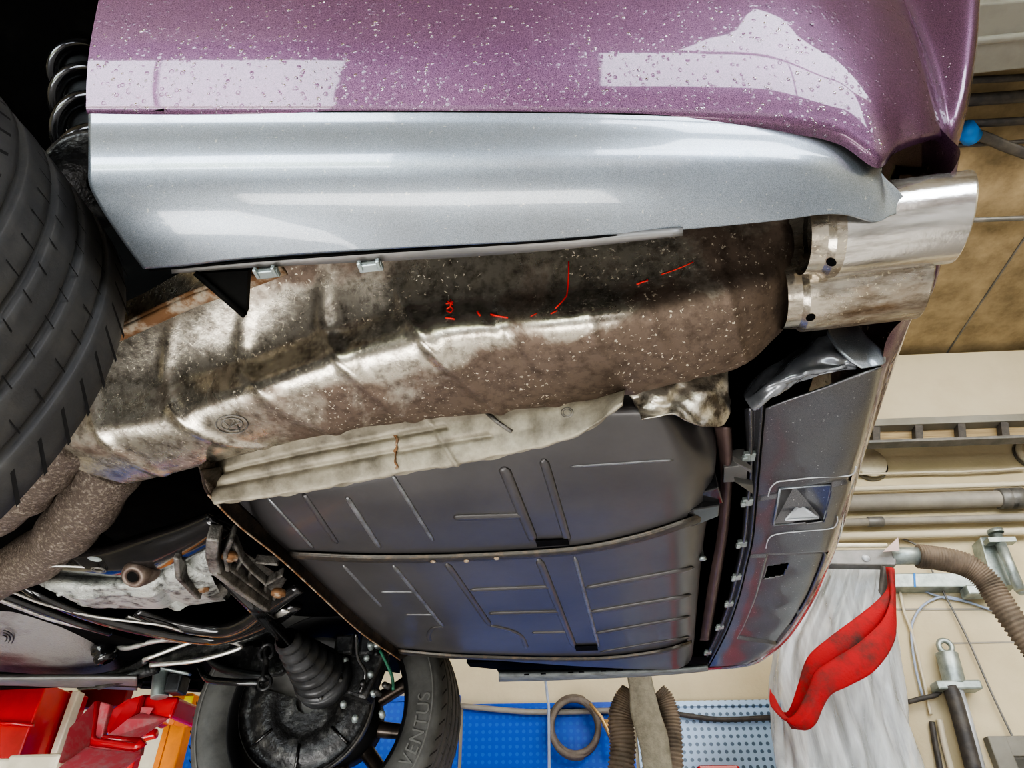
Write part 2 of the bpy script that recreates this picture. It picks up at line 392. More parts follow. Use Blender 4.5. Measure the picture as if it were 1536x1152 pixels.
# rear face of the bumper running across the car (purple, seen at a grazing angle)
cols = []
for (e_, sil) in (((1424,262,.64),(1440,225,.66)),((1395,430,.63),(1404,420,.645)),((1335,500,.60),(1372,470,.64)),((1322,550,.565),(1352,520,.632)),((1308,610,.565),(1324,600,.624)),((1290,672,.563),(1300,670,.615)),((1272,735,.563),(1280,738,.61)),((1252,800,.563),(1262,800,.605)),
                  ((1234,850,.563),(1242,852,.60)),((1212,900,.563),(1219,903,.595)),((1180,950,.563),(1186,953,.59)),((1150,980,.563),(1154,983,.588)),((1120,996,.563),(1122,998,.58)),((1060,1002,.563),(1060,1004,.575)),((960,1006,.563),(960,1008,.575))):
    a_ = PZ(*e_); b_ = PZ(*sil); d_ = (b_-a_)
    cols.append([a_, a_+d_*.45+Vector((0,0,-.004)), b_, b_+Vector((-.004,0,.03)), b_+Vector((-.03,-.01,.14)), b_+Vector((-.06,-.01,.3))])
rb = cb(loft(cols, 120, 24), 'rear_bumper', M['purple']); lab(rb, 'purple bumper rear face seen edge on')
# inner cavity walls over the tailpipes (dark purple)
mb = MB()
a = [PY(1332,236,.55), PY(1385,212,.57), PY(1416,214,.60), PY(1420,262,.62), PY(1345,268,.60)]
mb.prism([PY(1372,214,.60),PY(1412,214,.60),PY(1420,265,.64),PY(1372,275,.64)], (0,.01,0))
o = cb(mb, 'inner_return', mat('dark_plum_return', (.03,.015,.022), .25, .2, coat=.6), rb)
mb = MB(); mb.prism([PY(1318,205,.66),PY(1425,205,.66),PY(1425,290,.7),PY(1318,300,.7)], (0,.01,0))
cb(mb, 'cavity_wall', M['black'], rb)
mb = MB(); mb.tube(smooth([PY(1335,280,.62),PY(1345,255,.62),PY(1352,235,.62)], 8), .006); mb.tube(smooth([PY(1350,280,.63),PY(1356,255,.63),PY(1361,232,.63)], 8), .004)
cb(mb, 'loom', M['gloss_black'], rb)
# --- grey side trim
# columns: pixel rows top..bottom with heights
TR = []
Zr = (.652,.644,.628,.603,.582,.566,.556,.550)
TILT = ((0,22),(.05,26),(.14,10),(.30,16),(.36,28),(.50,47),(.70,64),(.86,72),(1,74))
def trow(x0, yt, x1, yb, zt=0, zb=0, dx=0):
    fr = [t[0] for t in TILT]; out = []; z = .652+zt; prev = None
    def px_(f): return x0+(x1-x0)*max(0,(f-.45)/.55)**1.2, yt+(yb-yt)*f
    N = 60; pts = [PZ(*px_(0), z)]; fs_ = [0]
    for k in range(1, N+1):
        f = k/N; r = ray(*px_(f)); t = 0
        for (a_, ta_), (b_, tb_) in zip(TILT, TILT[1:]):
            if a_ <= f <= b_: t = ta_+(tb_-ta_)*(f-a_)/(b_-a_)
        T = math.tan(math.radians(t)); P = pts[-1]; q = Vector((r.x/r.z, r.y/r.z))
        # Y(z2) = z2*r.y/r.z ; Y2 = Y1 + T*(z1-z2)
        z2 = (P.y+T*P.z)/(q.y+T); pts.append(PZ(*px_(f), z2))
    want = .550+zb; err = want-pts[-1].z
    res = []
    for f in (0,.025,.05,.09,.14,.22,.30,.36,.43,.50,.60,.70,.80,.90,1):
        k = int(round(f*N)); res.append(PZ(*px_(k/N), pts[k].z+err*(k/N)**2))
    if abs(err) > .004: print('trim err', x0, round(err,4))
    return res
TR.append(trow(134,170,216,402)); TR.append(trow(200,170,275,398)); TR.append(trow(300,170,350,389)); TR.append(trow(430,170,460,380))
TR.append(trow(600,170,610,371)); TR.append(trow(780,171,780,362,0,.003)); TR.append(trow(950,174,950,350,0,.008)); TR.append(trow(1080,180,1080,339,0,.014)); TR.append(trow(1180,187,1170,330,0,.02))
TR.append(trow(1240,199,1230,322,0,.026)); TR.append(trow(1290,218,1272,323,0,.03)); TR.append(trow(1316,240,1312,333,-.008,.03))
FR = (0,.025,.05,.09,.14,.22,.30,.36,.43,.50,.60,.70,.80,.90,1)
TR.append([PZ(1322+12*f,262+62*f, .628-.04*f) for f in FR])
TR.append([PZ(1340+16*math.sin(f*2.6),282+38*f, .617-.022*f) for f in FR])
trim_mb = loft(TR, 160, 90)
trim = cb(trim_mb, 'side_trim', M['grey_paint'], solid=.004); lab(trim, 'grey lower bumper trim with a pointed rear end')
# wrapped front edge of the trim going inward (arch edge)
mb = MB(); edge = [trim_mb.pts[0][j] for j in range(90)]
vs = edge+[p+Vector((-.004,.03,.004)) for p in edge]; mb.add(vs, [(i, i+1, i+91, i+90) for i in range(89)])
cb(mb, 'arch_return', M['grey_paint'], trim)
# dark seam between paint and trim
mb = MB(); mb.tube([trim_mb.pts[i][0]+Vector((0,-.0006,.0008)) for i in range(0, 150, 2)], .0015, 6)
cb(mb, 'panel_gap', M['black'], trim)
# lower flange under the trim with clips
fl = [(258,409,402),(380,400,390),(540,392,378),(700,384,369),(850,372,360),(1024,352,346)]
mb = MB(); cc = [[PZ(a, c2-4, .558), PZ(a, c2+3, .552), PZ(a, b2, .552)] for a, b2, c2 in fl]
cb(loft(cc, 50, 5), 'flange', M['dark_steel'], trim, solid=.003)
mb = MB(); mb.tube([PZ(225,405,.549),PZ(380,391,.549),PZ(560,378.5,.549),PZ(780,364,.552),PZ(1020,347,.556)], .0016, 6); cb(mb, 'gap_line', M['black'], trim)
for (cx, cy) in ((401,410),(556,400)):
    mb = MB(); c0 = PZ(cx, cy, .545)
    mb.box(c0, (.026,.010,.006)); mb.box(c0+Vector((0,0,.005)), (.020,.006,.008)); mb.box(c0+Vector((-.010,-.004,-.002)), (.004,.012,.006)); mb.box(c0+Vector((.010,-.004,-.002)), (.004,.012,.006))
    cb(mb, 'clip', M['zinc'], trim, bevel=.001)
# black triangular bracket
mb = MB(); mb.prism([PZ(296,410,.552),PZ(372,406,.553),PZ(369,473,.53)], (0,.002,.012)); mb.tube([PZ(293,409,.55),PZ(368,474,.527)], .0035, 8)
cb(mb, 'gusset_bracket', M['black'], trim)
# --- MUFFLER
G = []
def mc(L, zs=(.66,.602,.548,.53,.53)):
    c = [PZ(a, b2, z) for (a, b2), z in zip(L, zs)]
    e = c[-1]; e0 = c[0]
    c.append(e+Vector((.0,.012,.014))); c.append(e+Vector((0,.02,.05))); c.append(e+Vector((0,-.01,.12)))
    return c
mcols = [
 ([(40,520),(40,600),(62,668),(120,705),(185,724)], (.64,.60,.56,.545,.54)),
 ([(150,480),(140,580),(150,652),(200,694),(243,712)], (.66,.60,.546,.53,.532)),
 ([(262,440),(250,560),(268,625),(330,662),(392,672)], (.66,.60,.545,.528,.53)),
 ([(375,400),(365,530),(388,580),(440,620),(500,646)], (.66,.602,.546,.53,.53)),
 ([(480,380),(488,490),(512,542),(570,595),(617,629)], (.66,.602,.548,.53,.53)),
 ([(600,370),(608,455),(640,512),(700,572),(747,614)], (.66,.602,.548,.53,.53)),
 ([(720,360),(725,440),(748,494),(790,550),(832,604)], (.66,.602,.548,.53,.53)),
 ([(850,350),(855,430),(868,482),(890,540),(935,589)], (.66,.602,.548,.53,.53)),
 ([(960,340),(965,420),(975,472),(1000,530),(1030,568)], (.66,.602,.552,.534,.534)),
 ([(1070,330),(1075,400),(1087,450),(1098,505),(1112,546)], (.66,.606,.562,.546,.546)),
 ([(1145,325),(1152,385),(1158,430),(1160,475),(1160,508)], (.66,.618,.585,.572,.572)),
 ([(1185,325),(1190,370),(1193,410),(1192,445),(1186,475)], (.66,.636,.617,.608,.606)),
]
for L, z in mcols: G.append(mc(L, z))
end = G[-1]; ce = sum(end[:5], Vector())/5+Vector((.006,.02,.02))
G.append([p*.45+ce*.55+Vector((.004,0,0)) for p in end])
ribs = [(1,.006,.008),(2,.007,.009),(3,.008,.011),(4,.009,.011),(5,.010,.012),(6,-.004,.010),(7.15,.004,.008),(8.0,.0035,.012),(9.1,.003,.010)]
def mdisp(u, v, p):
    x = u*(len(G)-1); s = 0
    for c, h, w in ribs:
        vv = 1 if .12 < v < .66 else max(0, 1-abs(v-(.12 if v <= .12 else .66))*12)
        s += h*.55*math.exp(-((x-c)/(w*9))**2)*vv
    s += .0015*math.sin(p.x*31+p.y*17)*math.sin(p.y*23+p.z*40)
    return s
muf_mb = loft(G, 300, 110, mdisp)
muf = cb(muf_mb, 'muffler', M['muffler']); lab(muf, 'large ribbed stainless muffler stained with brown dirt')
T_muf = bvh(muf_mb)
def onmuf(L, lift=.0008): return [q for q in (hit(T_muf, a, b2, lift) for a, b2 in L) if q is not None]
# rusty seam flange near the front
mb = MB()
sm = smooth([PZ(130,526,.585),PZ(200,493,.59),(PZ(290,452,.592)),PZ(355,430,.595),PZ(425,404,.60)], 24)
mb.tube(sm, .009, 8, flat=.45); mb.tube([p+Vector((0,-.006,.006)) for p in sm], .005, 8)
cb(mb, 'seam_flange', M['rust'], muf)
cc = [[PZ(a, b2, z) for a, b2, z in L] for L in ([(150,470,.67),(150,495,.63),(150,518,.592)],[(215,440,.67),(220,470,.635),(225,486,.595)],[(290,400,.67),(300,425,.635),(315,446,.595)],[(360,385,.67),(385,405,.635),(400,418,.6)])]
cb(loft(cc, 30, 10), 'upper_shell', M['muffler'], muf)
# embossed round stamp
for k, rr in enumerate((16, 11)):
    L = [(348+rr*1.5*math.cos(a), 636+rr*.85*math.sin(a)) for a in [2*PI*i/28 for i in range(28)]]
    mb = MB(); mb.tube(onmuf(L), .0009, 6, closed=True)
    if k == 0:
        for LL in ([(332,628),(345,640),(362,632)],[(340,646),(352,630),(360,645)]): mb.tube(onmuf(LL), .0008, 6)
    cb(mb, 'stamp_ring', M['alu_dirty'], muf)
def mark(L, w=.0018):
    q = onmuf(L, .0004)
    if len(q) > 1: k_ = MB(); k_.tube(q, w, 6, flat=.35); cb(k_, 'paint_marking', M['red_mark'], muf)
mb_ = None
mark([(853,392),(853,410),(852,430),(850,444),(842,454),(833,463)], .0009)
mark([(836,466),(826,471)], .0008); mark([(806,470),(796,475)], .0007)
mark([(716,467),(720,474)], .0013); mark([(736,472),(748,475),(762,477)], .0018)
mark([(668,477),(682,479)], .0016)
mark([(670,464),(676,460),(680,464),(676,469),(670,466)], .0012); mark([(669,456),(680,453)], .0012); mark([(671,452),(679,457)], .0012); mark([(676,449),(676,460)],.001)
mark([(955,427),(972,421)], .0018); mark([(992,412),(1010,406),(1025,400),(1040,393)], .0008)
# tailpipes: slash-cut tubes
def tip(a, b2, r, slash, mats, sx):
    a = Vector(a); b2 = Vector(b2); mb = MB(); n = 64; ax = (b2-a).normalized()
    e2 = Vector((0,0,1)); e1 = ax.cross(e2).normalized()
    st = [(0,.86,0),(.10,.88,0),(.14,.99,0),(.2,1,0),(.5,1,0),(.9,1,0),(.985,1,0),(1,.985,0),(.99,.955,1),(.6,.95,1)]
    rings = []
    for (t, k, inn) in st:
        rg = []
        for j in range(n):
            A = 2*PI*j/n; off = e1*math.cos(A)*r*k+e2*math.sin(A)*r*k*.95
            sl = slash*math.sin(A)*t**6 if not inn else slash*math.sin(A)
            rg.append(a+(b2-a)*t+ax*sl+off)
        rings.append(rg)
    vs = [v for g in rings for v in g]
    for i in range(len(st)-1):
        fs = [(j, (j+1) % n, n+(j+1) % n, n+j) for j in range(n)]
        mb.add(rings[i]+rings[i+1], fs, 1 if i < 3 else (2 if i >= 8 else 0))
    return mb
e1_ = PZ(1440, 326, .622); s1 = Vector((PZ(1200,352,.615).x, e1_.y-.004, .615))
t1 = cb(tip(s1, e1_, .0515, .014, None, 1), 'tailpipe', [M['tip'], M['tip_burnt'], M['black']], muf); lab(t1, 'outer polished tailpipe')
e2_ = PZ(1384, 416, .615); s2 = Vector((PZ(1170,430,.612).x, e2_.y, .61))
t2 = cb(tip(s2, e2_, .0505, .012, None, 1), 'tailpipe', [M['tip_burnt'], M['tip_burnt'], M['black']], muf); lab(t2, 'inner heat-stained tailpipe')
for (px, py, e_, tp) in ((1247,393,e1_,t1),(1216,476,e2_,t2)):
    q = PD(px, py, 1); r_ = q.normalized(); loc = None
    t_ = BVHTree.FromPolygons([tuple(v.co) for v in tp.data.vertices], [tuple(p.vertices) for p in tp.data.polygons])
    loc, nrm, _, _ = t_.ray_cast(Vector((0,0,0)), r_)
    if loc:
        if nrm.dot(r_) > 0: nrm = -nrm
        mb = MB(); mb.lathe([(0,.0001),(.0006,.0035),(.0006,.0052),(0,.0056)], loc+nrm*.0003, nrm, 16); cb(mb, 'weep_hole', M['black'], tp)
# --- heat shield (front piece)
L_top = [(300,690),(420,655),(540,632),(650,610),(760,596),(850,585),(940,575)]
L_bot = [(320,754),(450,736),(600,708),(700,691),(780,675),(870,648),(934,604)]
cc = []
for (a, b2), (c2, d2) in zip(L_top, L_bot):
    t = PZ(a, b2, .556); bo = PZ(c2, d2, .488)
    cc.append([t, t*.67+bo*.33+Vector((0,0,.002)), t*.33+bo*.67, bo, bo+Vector((0,.012,.006))])
def sdisp(u, v, p):
    s = .0015*math.sin(p.x*60+2*math.sin(p.y*40))
    if u < .72: s += -.006*math.exp(-((v-(.30))/.035)**2)*(1 if u < .5 else 0)-.006*math.exp(-((v-.48)/.04)**2)*(1 if u < .6 else .2)
    s += .003*math.exp(-((u-.47)/.006)**2)
    return s+.001*math.sin(p.x*140)
sh_mb = loft(cc, 260, 60, sdisp)
sh = cb(sh_mb, 'heat_shield', M['shield'], solid=.0015); lab(sh, 'long dull aluminium heat shield between muffler and tank')
T_sh = bvh(sh_mb)
mb = MB()
for k in range(3):
    L = [(851+r_*math.cos(a), 619+r_*.8*math.sin(a)) for r_ in [9-3*k] for a in [2*PI*i/18 for i in range(18)]]
    q = [hit(T_sh, a, b2, .0005) for a, b2 in L]
    if all(x is not None for x in q) and k < 2: mb = MB(); mb.tube(q, .0008, 6, closed=True); cb(mb, 'embossed_mark', M['alu_dirty'], sh)
mb = MB()
q = [hit(T_sh, a, b2, .001) for a, b2 in ((728,617),(745,632),(768,648))]
if all(x is not None for x in q): mb.tube(q, .003, 8)
if mb.v: cb(mb, 'embossed_rib', M['alu_dirty'], sh)
mb = MB(); rr_ = [hit(T_sh, 594+random.uniform(-3,3), y_, .0012) for y_ in range(652, 706, 3)]
rr_ = [x for x in rr_ if x is not None]
if len(rr_) > 2: mb.tube(rr_, [.002+.0015*random.random() for _ in rr_], 6, flat=.4); cb(mb, 'rust_streak', M['rust'], sh)
# torn end of the shield
cc = []
for c_ in ([(940,588,.55),(948,602,.54),(958,616,.52),(962,628,.50)],[(975,575,.55),(985,597,.53),(992,610,.52),(1003,622,.50)],[(1010,568,.56),(1015,590,.54),(1022,612,.52),(1030,632,.50)],
           [(1045,558,.57),(1050,585,.54),(1056,612,.52),(1060,640,.50)],[(1082,550,.58),(1088,580,.56),(1088,605,.54),(1084,636,.52)],[(1092,556,.59),(1094,580,.57),(1093,600,.56),(1090,612,.55)]):
    cc.append([PZ(*q) for q in c_])
def tdisp(u, v, p): return .004*math.sin(u*13+4*v)*math.sin(v*6+3)+.0015*math.sin(u*31)*math.cos(v*14)
ts = cb(loft(cc, 90, 40, tdisp), 'torn_heat_shield', M['shield_torn'], solid=.0015); lab(ts, 'crumpled torn aluminium shield end')
# --- TANK
def ppt(L, z): return [PZ(a, b2, z) for a, b2 in L]
ZT = .50
g = []
near = [(366,748),(480,725),(600,700),(720,670),(830,640),(930,632),(1000,634),(1042,655)]
m1 = [(392,792),(505,770),(625,750),(742,735),(850,725),(945,722),(1020,715),(1064,700)]
m2 = [(438,838),(545,832),(660,830),(775,826),(880,820),(965,805),(1020,790),(1056,770)]
m3 = [(508,906),(600,905),(705,905),(810,903),(905,898),(975,886),(1020,875),(1044,865)]
far = [(592,980),(670,984),(760,990),(850,996),(930,1000),(985,1001),(1015,1000),(1034,990)]
for i in range(8):
    zs = [ZT+.022, ZT+.003, ZT, ZT, ZT+.004]
    if i in (0, 7): zs = [z+.025 for z in zs]
    c = [PZ(*near[i], zs[0]), PZ(*m1[i], zs[1]), PZ(*m2[i], zs[2]), PZ(*m3[i], zs[3]), PZ(*far[i], zs[4])]
    c = [c[0]+Vector((0,-.012,.10)), c[0]+Vector((0,-.008,.035))]+c+[c[4]+Vector((0,.012,.035)), c[4]+Vector((0,.016,.11))]
    g.append(c)
g.insert(0, [p+Vector((-.014,0,.03)) for p in g[0]]); g.insert(0, [p+Vector((-.006,0,.07)) for p in g[0]])
g.append([p+Vector((.016,0,.035)) for p in g[-1]]); g.append([p+Vector((.006,0,.08)) for p in g[-1]])
tank_mb = loft(g, 200, 120)
T_tank0 = bvh(tank_mb)
tank_mb2 = tank_mb
def tk(L, lift=.0): return [q for q in (hit(T_tank0, a, b2, lift) for a, b2 in L) if q is not None]
def rib(L, w, fl_=.5, n=24, mi=0):
    q = tk(smoothpx(L, n))
    if len(q) > 2: tank_mb2.tube(q, [w*.35]+[w]*(len(q)-2)+[w*.35], 8, flat=fl_, mi=mi)
def smoothpx(L, n):
    P = [Vector((a, b2, 0)) for a, b2 in L]; return [(p.x, p.y) for p in smooth(P, n)]
def lin(a, b2, n=14): return [(a[0]+(b2[0]-a[0])*i/n, a[1]+(b2[1]-a[1])*i/n) for i in range(n+1)]
for L, w in ((lin((400,745),(470,822)),.004),(lin((588,712),(650,812)), .004),(lin((520,745),(570,822)), .005),(lin((455,740),(505,815)),.006),(lin((815,688),(852,812)), .007),(lin((755,700),(800,810)), .009),
             (lin((680,776),(785,773)), .009),(lin((785,773),(800,812)), .007),(lin((855,700),(1010,690)),.003),
             (lin((515,848),(572,910)),.004),(lin((590,848),(665,940)),.005),(lin((572,888),(620,888)),.004),(lin((608,922),(650,922)),.004),
             (lin((670,845),(735,938)),.007),(lin((705,885),(828,880)),.008),(lin((733,920),(842,917)),.008),(lin((798,949),(852,948)),.007),
             (lin((808,838),(862,972)),.008),(lin((862,835),(898,970)),.004),
             (lin((878,882),(1040,852)),.009),(lin((885,918),(1036,893)),.009),(lin((892,950),(1034,925)),.008),(lin((900,978),(1034,955)),.006)):
    rib(L, w, .45, mi=1 if w <= .005 else 0)  # thin ribs take a paler material, their specular highlight painted in
rib([(735,938),(765,945),(782,955),(790,972)], .006)
rib([(665,940),(650,942),(643,952),(645,962)], .005)
tank = cb(tank_mb2, 'fuel_tank', [M['tank'], mat('ridge_highlight', (.24,.25,.26), .35, .5, (.12,.12,.12), 30)]); lab(tank, 'dark grey ribbed tank with embossed ridges')
T_tank = T_tank0
def strap(name, L, w):
    q = [hit(T_tank, a, b2, .006) for a, b2 in smoothpx(L, 60)]; q = [x for x in q if x is not None]
    c = [[p+Vector((0,-w/2,.003)), p+Vector((0,-w/2*.8,0)), p+Vector((0,-w*.3,-.002)), p+Vector((0,w*.3,-.002)), p+Vector((0,w/2*.8,0)), p+Vector((0,w/2,.003))] for p in q]
    o = cb(loft(c, 100, 16), name, M['strap'], tank, solid=.002); return o
s_ = strap('tank_strap', [(440,829),(560,834),(700,832),(860,822),(960,802),(1040,776),(1062,768)], .026)
s2_ = strap('tank_strap', [(600,974),(700,982),(880,986),(980,976),(1034,962)], .026)
for (px, py) in ((650,834),(700,833),(745,829)):
    p = hit(T_tank, px, py, .010)
    if p: mb = MB(); mb.lathe([(0,0.0001),(.002,.004),(0,.005)], p, (0,0,-1), 10); cb(mb, 'bolt_head', M['rust'], s_)
# dark strap slots
for L in ([(803,808),(852,806),(854,814),(806,817)],[(862,967),(895,966),(897,973),(864,974)]):
    q = tk(L, .003)
    if len(q) == 4: mb = MB(); mb.prism(q, (0,0,-.001)); cb(mb, 'strap_slot', M['black'], tank)
# tank front flange with a pale edge, running diagonally
fe = [(300,705),(312,742),(360,790),(420,838),(480,893),(540,948),(600,990)]
ge = [(330,700),(350,745),(396,790),(448,836),(505,888),(562,938),(618,978)]
cc = [[PZ(*a, .498), PZ((a[0]*.6+b2[0]*.4), (a[1]*.6+b2[1]*.4), .512), PZ(*b2, .53)] for a, b2 in zip(fe, ge)]
o = cb(loft(cc, 60, 10), 'front_flange', mat('brown_black_flange', (.022,.017,.013), .4, .2, (.07,.05,.035), 40, bmp=.5), tank, solid=.003)
mb = MB(); mb.tube(smooth([PZ(*a, .496) for a in fe[1:]], 60), .0018, 6); cb(mb, 'flange_edge', M['rust'], o)
cc = [[PZ(298,700,.5), PZ(315,740,.5), PZ(325,752,.5)],[PZ(312,690,.53),PZ(330,735,.52),PZ(338,750,.51)],[PZ(330,685,.56),PZ(345,720,.55),PZ(350,745,.54)]]
cb(loft(cc, 12, 12), 'flange_corner', M['rust_pipe'], o, solid=.002)
# rear cross rail behind tank with purple-brown tint
cc = [[PZ(1072,640,.575),PZ(1080,700,.565),PZ(1078,790,.56),PZ(1062,880,.56),PZ(1050,960,.565)],[PZ(1092,640,.565),PZ(1094,700,.555),PZ(1088,790,.55),PZ(1074,880,.55),PZ(1060,960,.555)],[PZ(1096,640,.60),PZ(1098,700,.60),PZ(1092,790,.60),PZ(1078,880,.60),PZ(1064,960,.6)]]
rail = cb(loft(cc, 12, 60), 'cross_rail', mat('plum_brown_rail', (.085,.055,.055), .5, .2, (.13,.09,.08), 9), solid=.004)
for (px, py) in ((1058,752),(1052,826)):
    mb = MB(); mb.lathe([(0,.004),(.012,.004),(.012,.007),(.018,.007),(.018,.0001)], PZ(px, py, .54), (0,0,-1), 6); cb(mb, 'bolt', M['zinc'], rail)
cc = [PZ(1040,742,.52),PZ(1078,732,.515),PZ(1085,755,.515),PZ(1058,764,.52)]
mb = MB(); mb.prism(cc, (0,0,.03)); mb.prism([PZ(985,790,.50),PZ(1040,765,.505),PZ(1080,758,.51),PZ(1078,775,.51),PZ(1040,790,.505)], (0,0,.012)); cb(mb, 'bracket', M['gloss_black'], rail, bevel=.002)
mb = MB(); mb.prism([PZ(1086,702,.55),PZ(1122,697,.55),PZ(1120,722,.55),PZ(1085,724,.55)], (0,0,.03)); mb.prism([PZ(1100,692,.53),PZ(1128,706,.53),PZ(1126,710,.54)], (0,0,.01)); mb.prism([PZ(1102,723,.53),PZ(1130,742,.53),PZ(1130,728,.54)], (0,0,.01))
cb(mb, 'mounting_bracket', M['dark_steel'], rail, bevel=.001)
# --- REAR VALANCE (grey, scuffed)
rows = [((1146,612),(1322,550)),((1141,660),(1308,610)),((1136,715),(1290,672)),((1132,760),(1272,735)),((1127,810),(1252,800)),((1118,850),(1234,850)),((1108,895),(1212,900)),((1094,938),(1180,950)),((1078,972),(1150,980)),((1062,1000),(1120,996))]
cc = []
for (a, b2) in rows:
    c = []
    for t, z in ((0,.566),(.18,.560),(.4,.556),(.65,.553),(.85,.552),(.96,.555),(1,.563)):
        c.append(PZ(a[0]+(b2[0]-a[0])*t, a[1]+(b2[1]-a[1])*t, z))
    cc.append(c)
def vdisp(u, v, p):
    s = 0
    # rounded raised field between two cross lines, second recessed field
    if .295 < u < .31 or .505 < u < .515: s -= .004
    if .51 < u < .83 and .22 < v < .9: s -= .006
    return s+.0008*math.sin(p.y*38)*math.sin(p.x*60)
val_mb = loft(cc, 260, 90, vdisp)
# hole for the square pocket and the towing slot
def inpoly(x, y, L):
    c = False; j = len(L)-1
    for i in range(len(L)):
        if (L[i][1] > y) != (L[j][1] > y) and x < (L[j][0]-L[i][0])*(y-L[i][1])/(L[j][1]-L[i][1])+L[i][0]: c = not c
        j = i
    return c
def topx(p):
    d = p.dot(_F); return 768+FPX*p.dot(_R)/d, 576-FPX*p.dot(_U)/d
pocket = [(1170,733),(1248,726),(1236,782),(1160,787)]; slot = [(1152,848),(1183,843),(1175,862),(1145,868)]
nf = []; nm = []; ns = []
for f, mi, sm_ in zip(val_mb.f, val_mb.m, val_mb.sm):
    c = sum((val_mb.v[i] for i in f), Vector())/4; x, y = topx(c)
    if inpoly(x, y, pocket) or inpoly(x, y, slot): continue
    nf.append(f); nm.append(mi); ns.append(sm_)
val_mb.f, val_mb.m, val_mb.sm = nf, nm, ns
val = cb(val_mb, 'rear_valance', M['grey_dark'], solid=.003); lab(val, 'scuffed dark grey valance under the rear bumper')
# pyramid-shaped pocket
mb = MB(); q = [PZ(a, b2, .555) for a, b2 in pocket]; ap = PZ(1199,756,.5555)+Vector((0,0,.035)); low = (q[2]+q[3])/2*.35+ap*.65
for i in range(4): mb.add([q[i], q[(i+1) % 4], ap], [(0,1,2)], 0, False)
cb(mb, 'recessed_pocket', M['grey_dark'], val)
mb = MB(); k = [PZ(1178,780,.551),PZ(1228,777,.551),PZ(1199,757,.575)]
for i in range(3): mb.tube([k[i], k[(i+1) % 3]], .0022, 8)
mb.add([k[0],k[1],k[2]], [(0,1,2)], 0, False)
cb(mb, 'pocket_rib', M['chrome_line'], val)
mb = MB(); mb.tube([*q, q[0]], .0025, 8); cb(mb, 'pocket_rim', M['grey_paint'], val)
for L in ([(1152,745),(1156,732),(1166,723),(1180,721),(1225,716),(1270,714),(1281,709),(1284,700)], [(1149,822),(1152,810),(1160,803),(1180,799),(1225,795),(1249,792),(1256,783),(1256,775)]):
    mb = MB(); mb.tube(smooth([PZ(a, b2, .551) for a, b2 in L], 40), .0012, 8); cb(mb, 'edge_bead', M['chrome_line'], val)
mb = MB(); mb.prism([PZ(a, b2, .60) for a, b2 in ((1135,835),(1200,825),(1190,880),(1125,890))], (0,0,.01)); cb(mb, 'slot_backing', M['black'], val)
# inner lip channel and clips
rowi = [((1117,612),(1146,600)),((1120,660),(1141,656)),((1122,715),(1136,714)),((1117,760),(1132,760)),((1112,810),(1127,810)),((1104,850),(1118,850)),((1093,895),(1107,895)),((1078,938),(1092,939)),((1062,972),(1076,973)),((1048,1000),(1060,1002))]
cc = [[PZ(*a, .575), PZ(a[0]*.7+b2[0]*.3, a[1], .562), PZ(a[0]*.5+b2[0]*.5, a[1], .572), PZ(*b2, .560)] for a, b2 in rowi]
lip = cb(loft(cc, 90, 14), 'inner_lip', M['grey_dark'], val, solid=.003)
for (px, py) in ((1124,684),(1121,752),(1113,815),(1105,865),(1094,905),(1080,940),(1062,978)):
    mb = MB(); c0 = PZ(px, py, .565); mb.box(c0, (.018,.022,.008)); mb.box(c0+Vector((-.008,0,-.004)), (.008,.014,.008)); cb(mb, 'clip', M['zinc'], val, bevel=.0015)
mb = MB(); mb.tube(smooth([PZ(b2[0]+2, b2[1], .556) for a, b2 in rowi], 60), .0015, 6); cb(mb, 'lip_line', M['black'], val)
# grey trim spur rising beside the tailpipes
cc = [[PZ(1236,488,.64),PZ(1285,486,.64)],[PZ(1243,505,.61),PZ(1288,500,.615)],[PZ(1256,524,.585),PZ(1300,516,.595)],[PZ(1274,541,.567),PZ(1320,534,.575)],[PZ(1292,553,.556),PZ(1326,546,.563)]]
cc = [[a, a*.5+b2*.5+Vector((0,-.003,-.003)), b2, b2+Vector((.006,.004,.012))] for a, b2 in cc]
cb(loft(cc, 40, 14), 'valance_spur', M['grey_paint'], val, solid=.003)
# melted, rippled plastic edge
cc = []
for c_ in ([(1119,585,.60),(1116,598,.575),(1130,612,.56),(1138,614,.565)],[(1140,562,.60),(1148,575,.57),(1160,585,.56),(1150,604,.563)],[(1175,540,.61),(1180,560,.575),(1186,574,.562),(1170,588,.566)],
           [(1205,518,.62),(1208,545,.58),(1212,560,.565),(1196,571,.566)],[(1236,497,.63),(1236,528,.59),(1240,552,.568),(1228,562,.566)],[(1248,508,.61),(1262,532,.585),(1268,546,.566),(1258,556,.564)],[(1262,520,.60),(1275,538,.58),(1284,548,.566),(1284,554,.562)]):
    cc.append([PZ(*q) for q in c_])
def ldisp(u, v, p): return .004*math.sin(u*11+4*math.sin(v*4))*math.sin(v*PI)+.002*math.sin(u*7-v*9)+.0006*math.sin(u*33+v*8)
o = cb(loft(cc, 110, 40, ldisp), 'melted_edge', mat('melted_grey_plastic', (.12,.13,.145), .22, .5, (.24,.25,.27), 14, bmp=.3, bscale=30, coat=.6), val, solid=.003); lab(o, 'rippled heat-melted plastic edge')
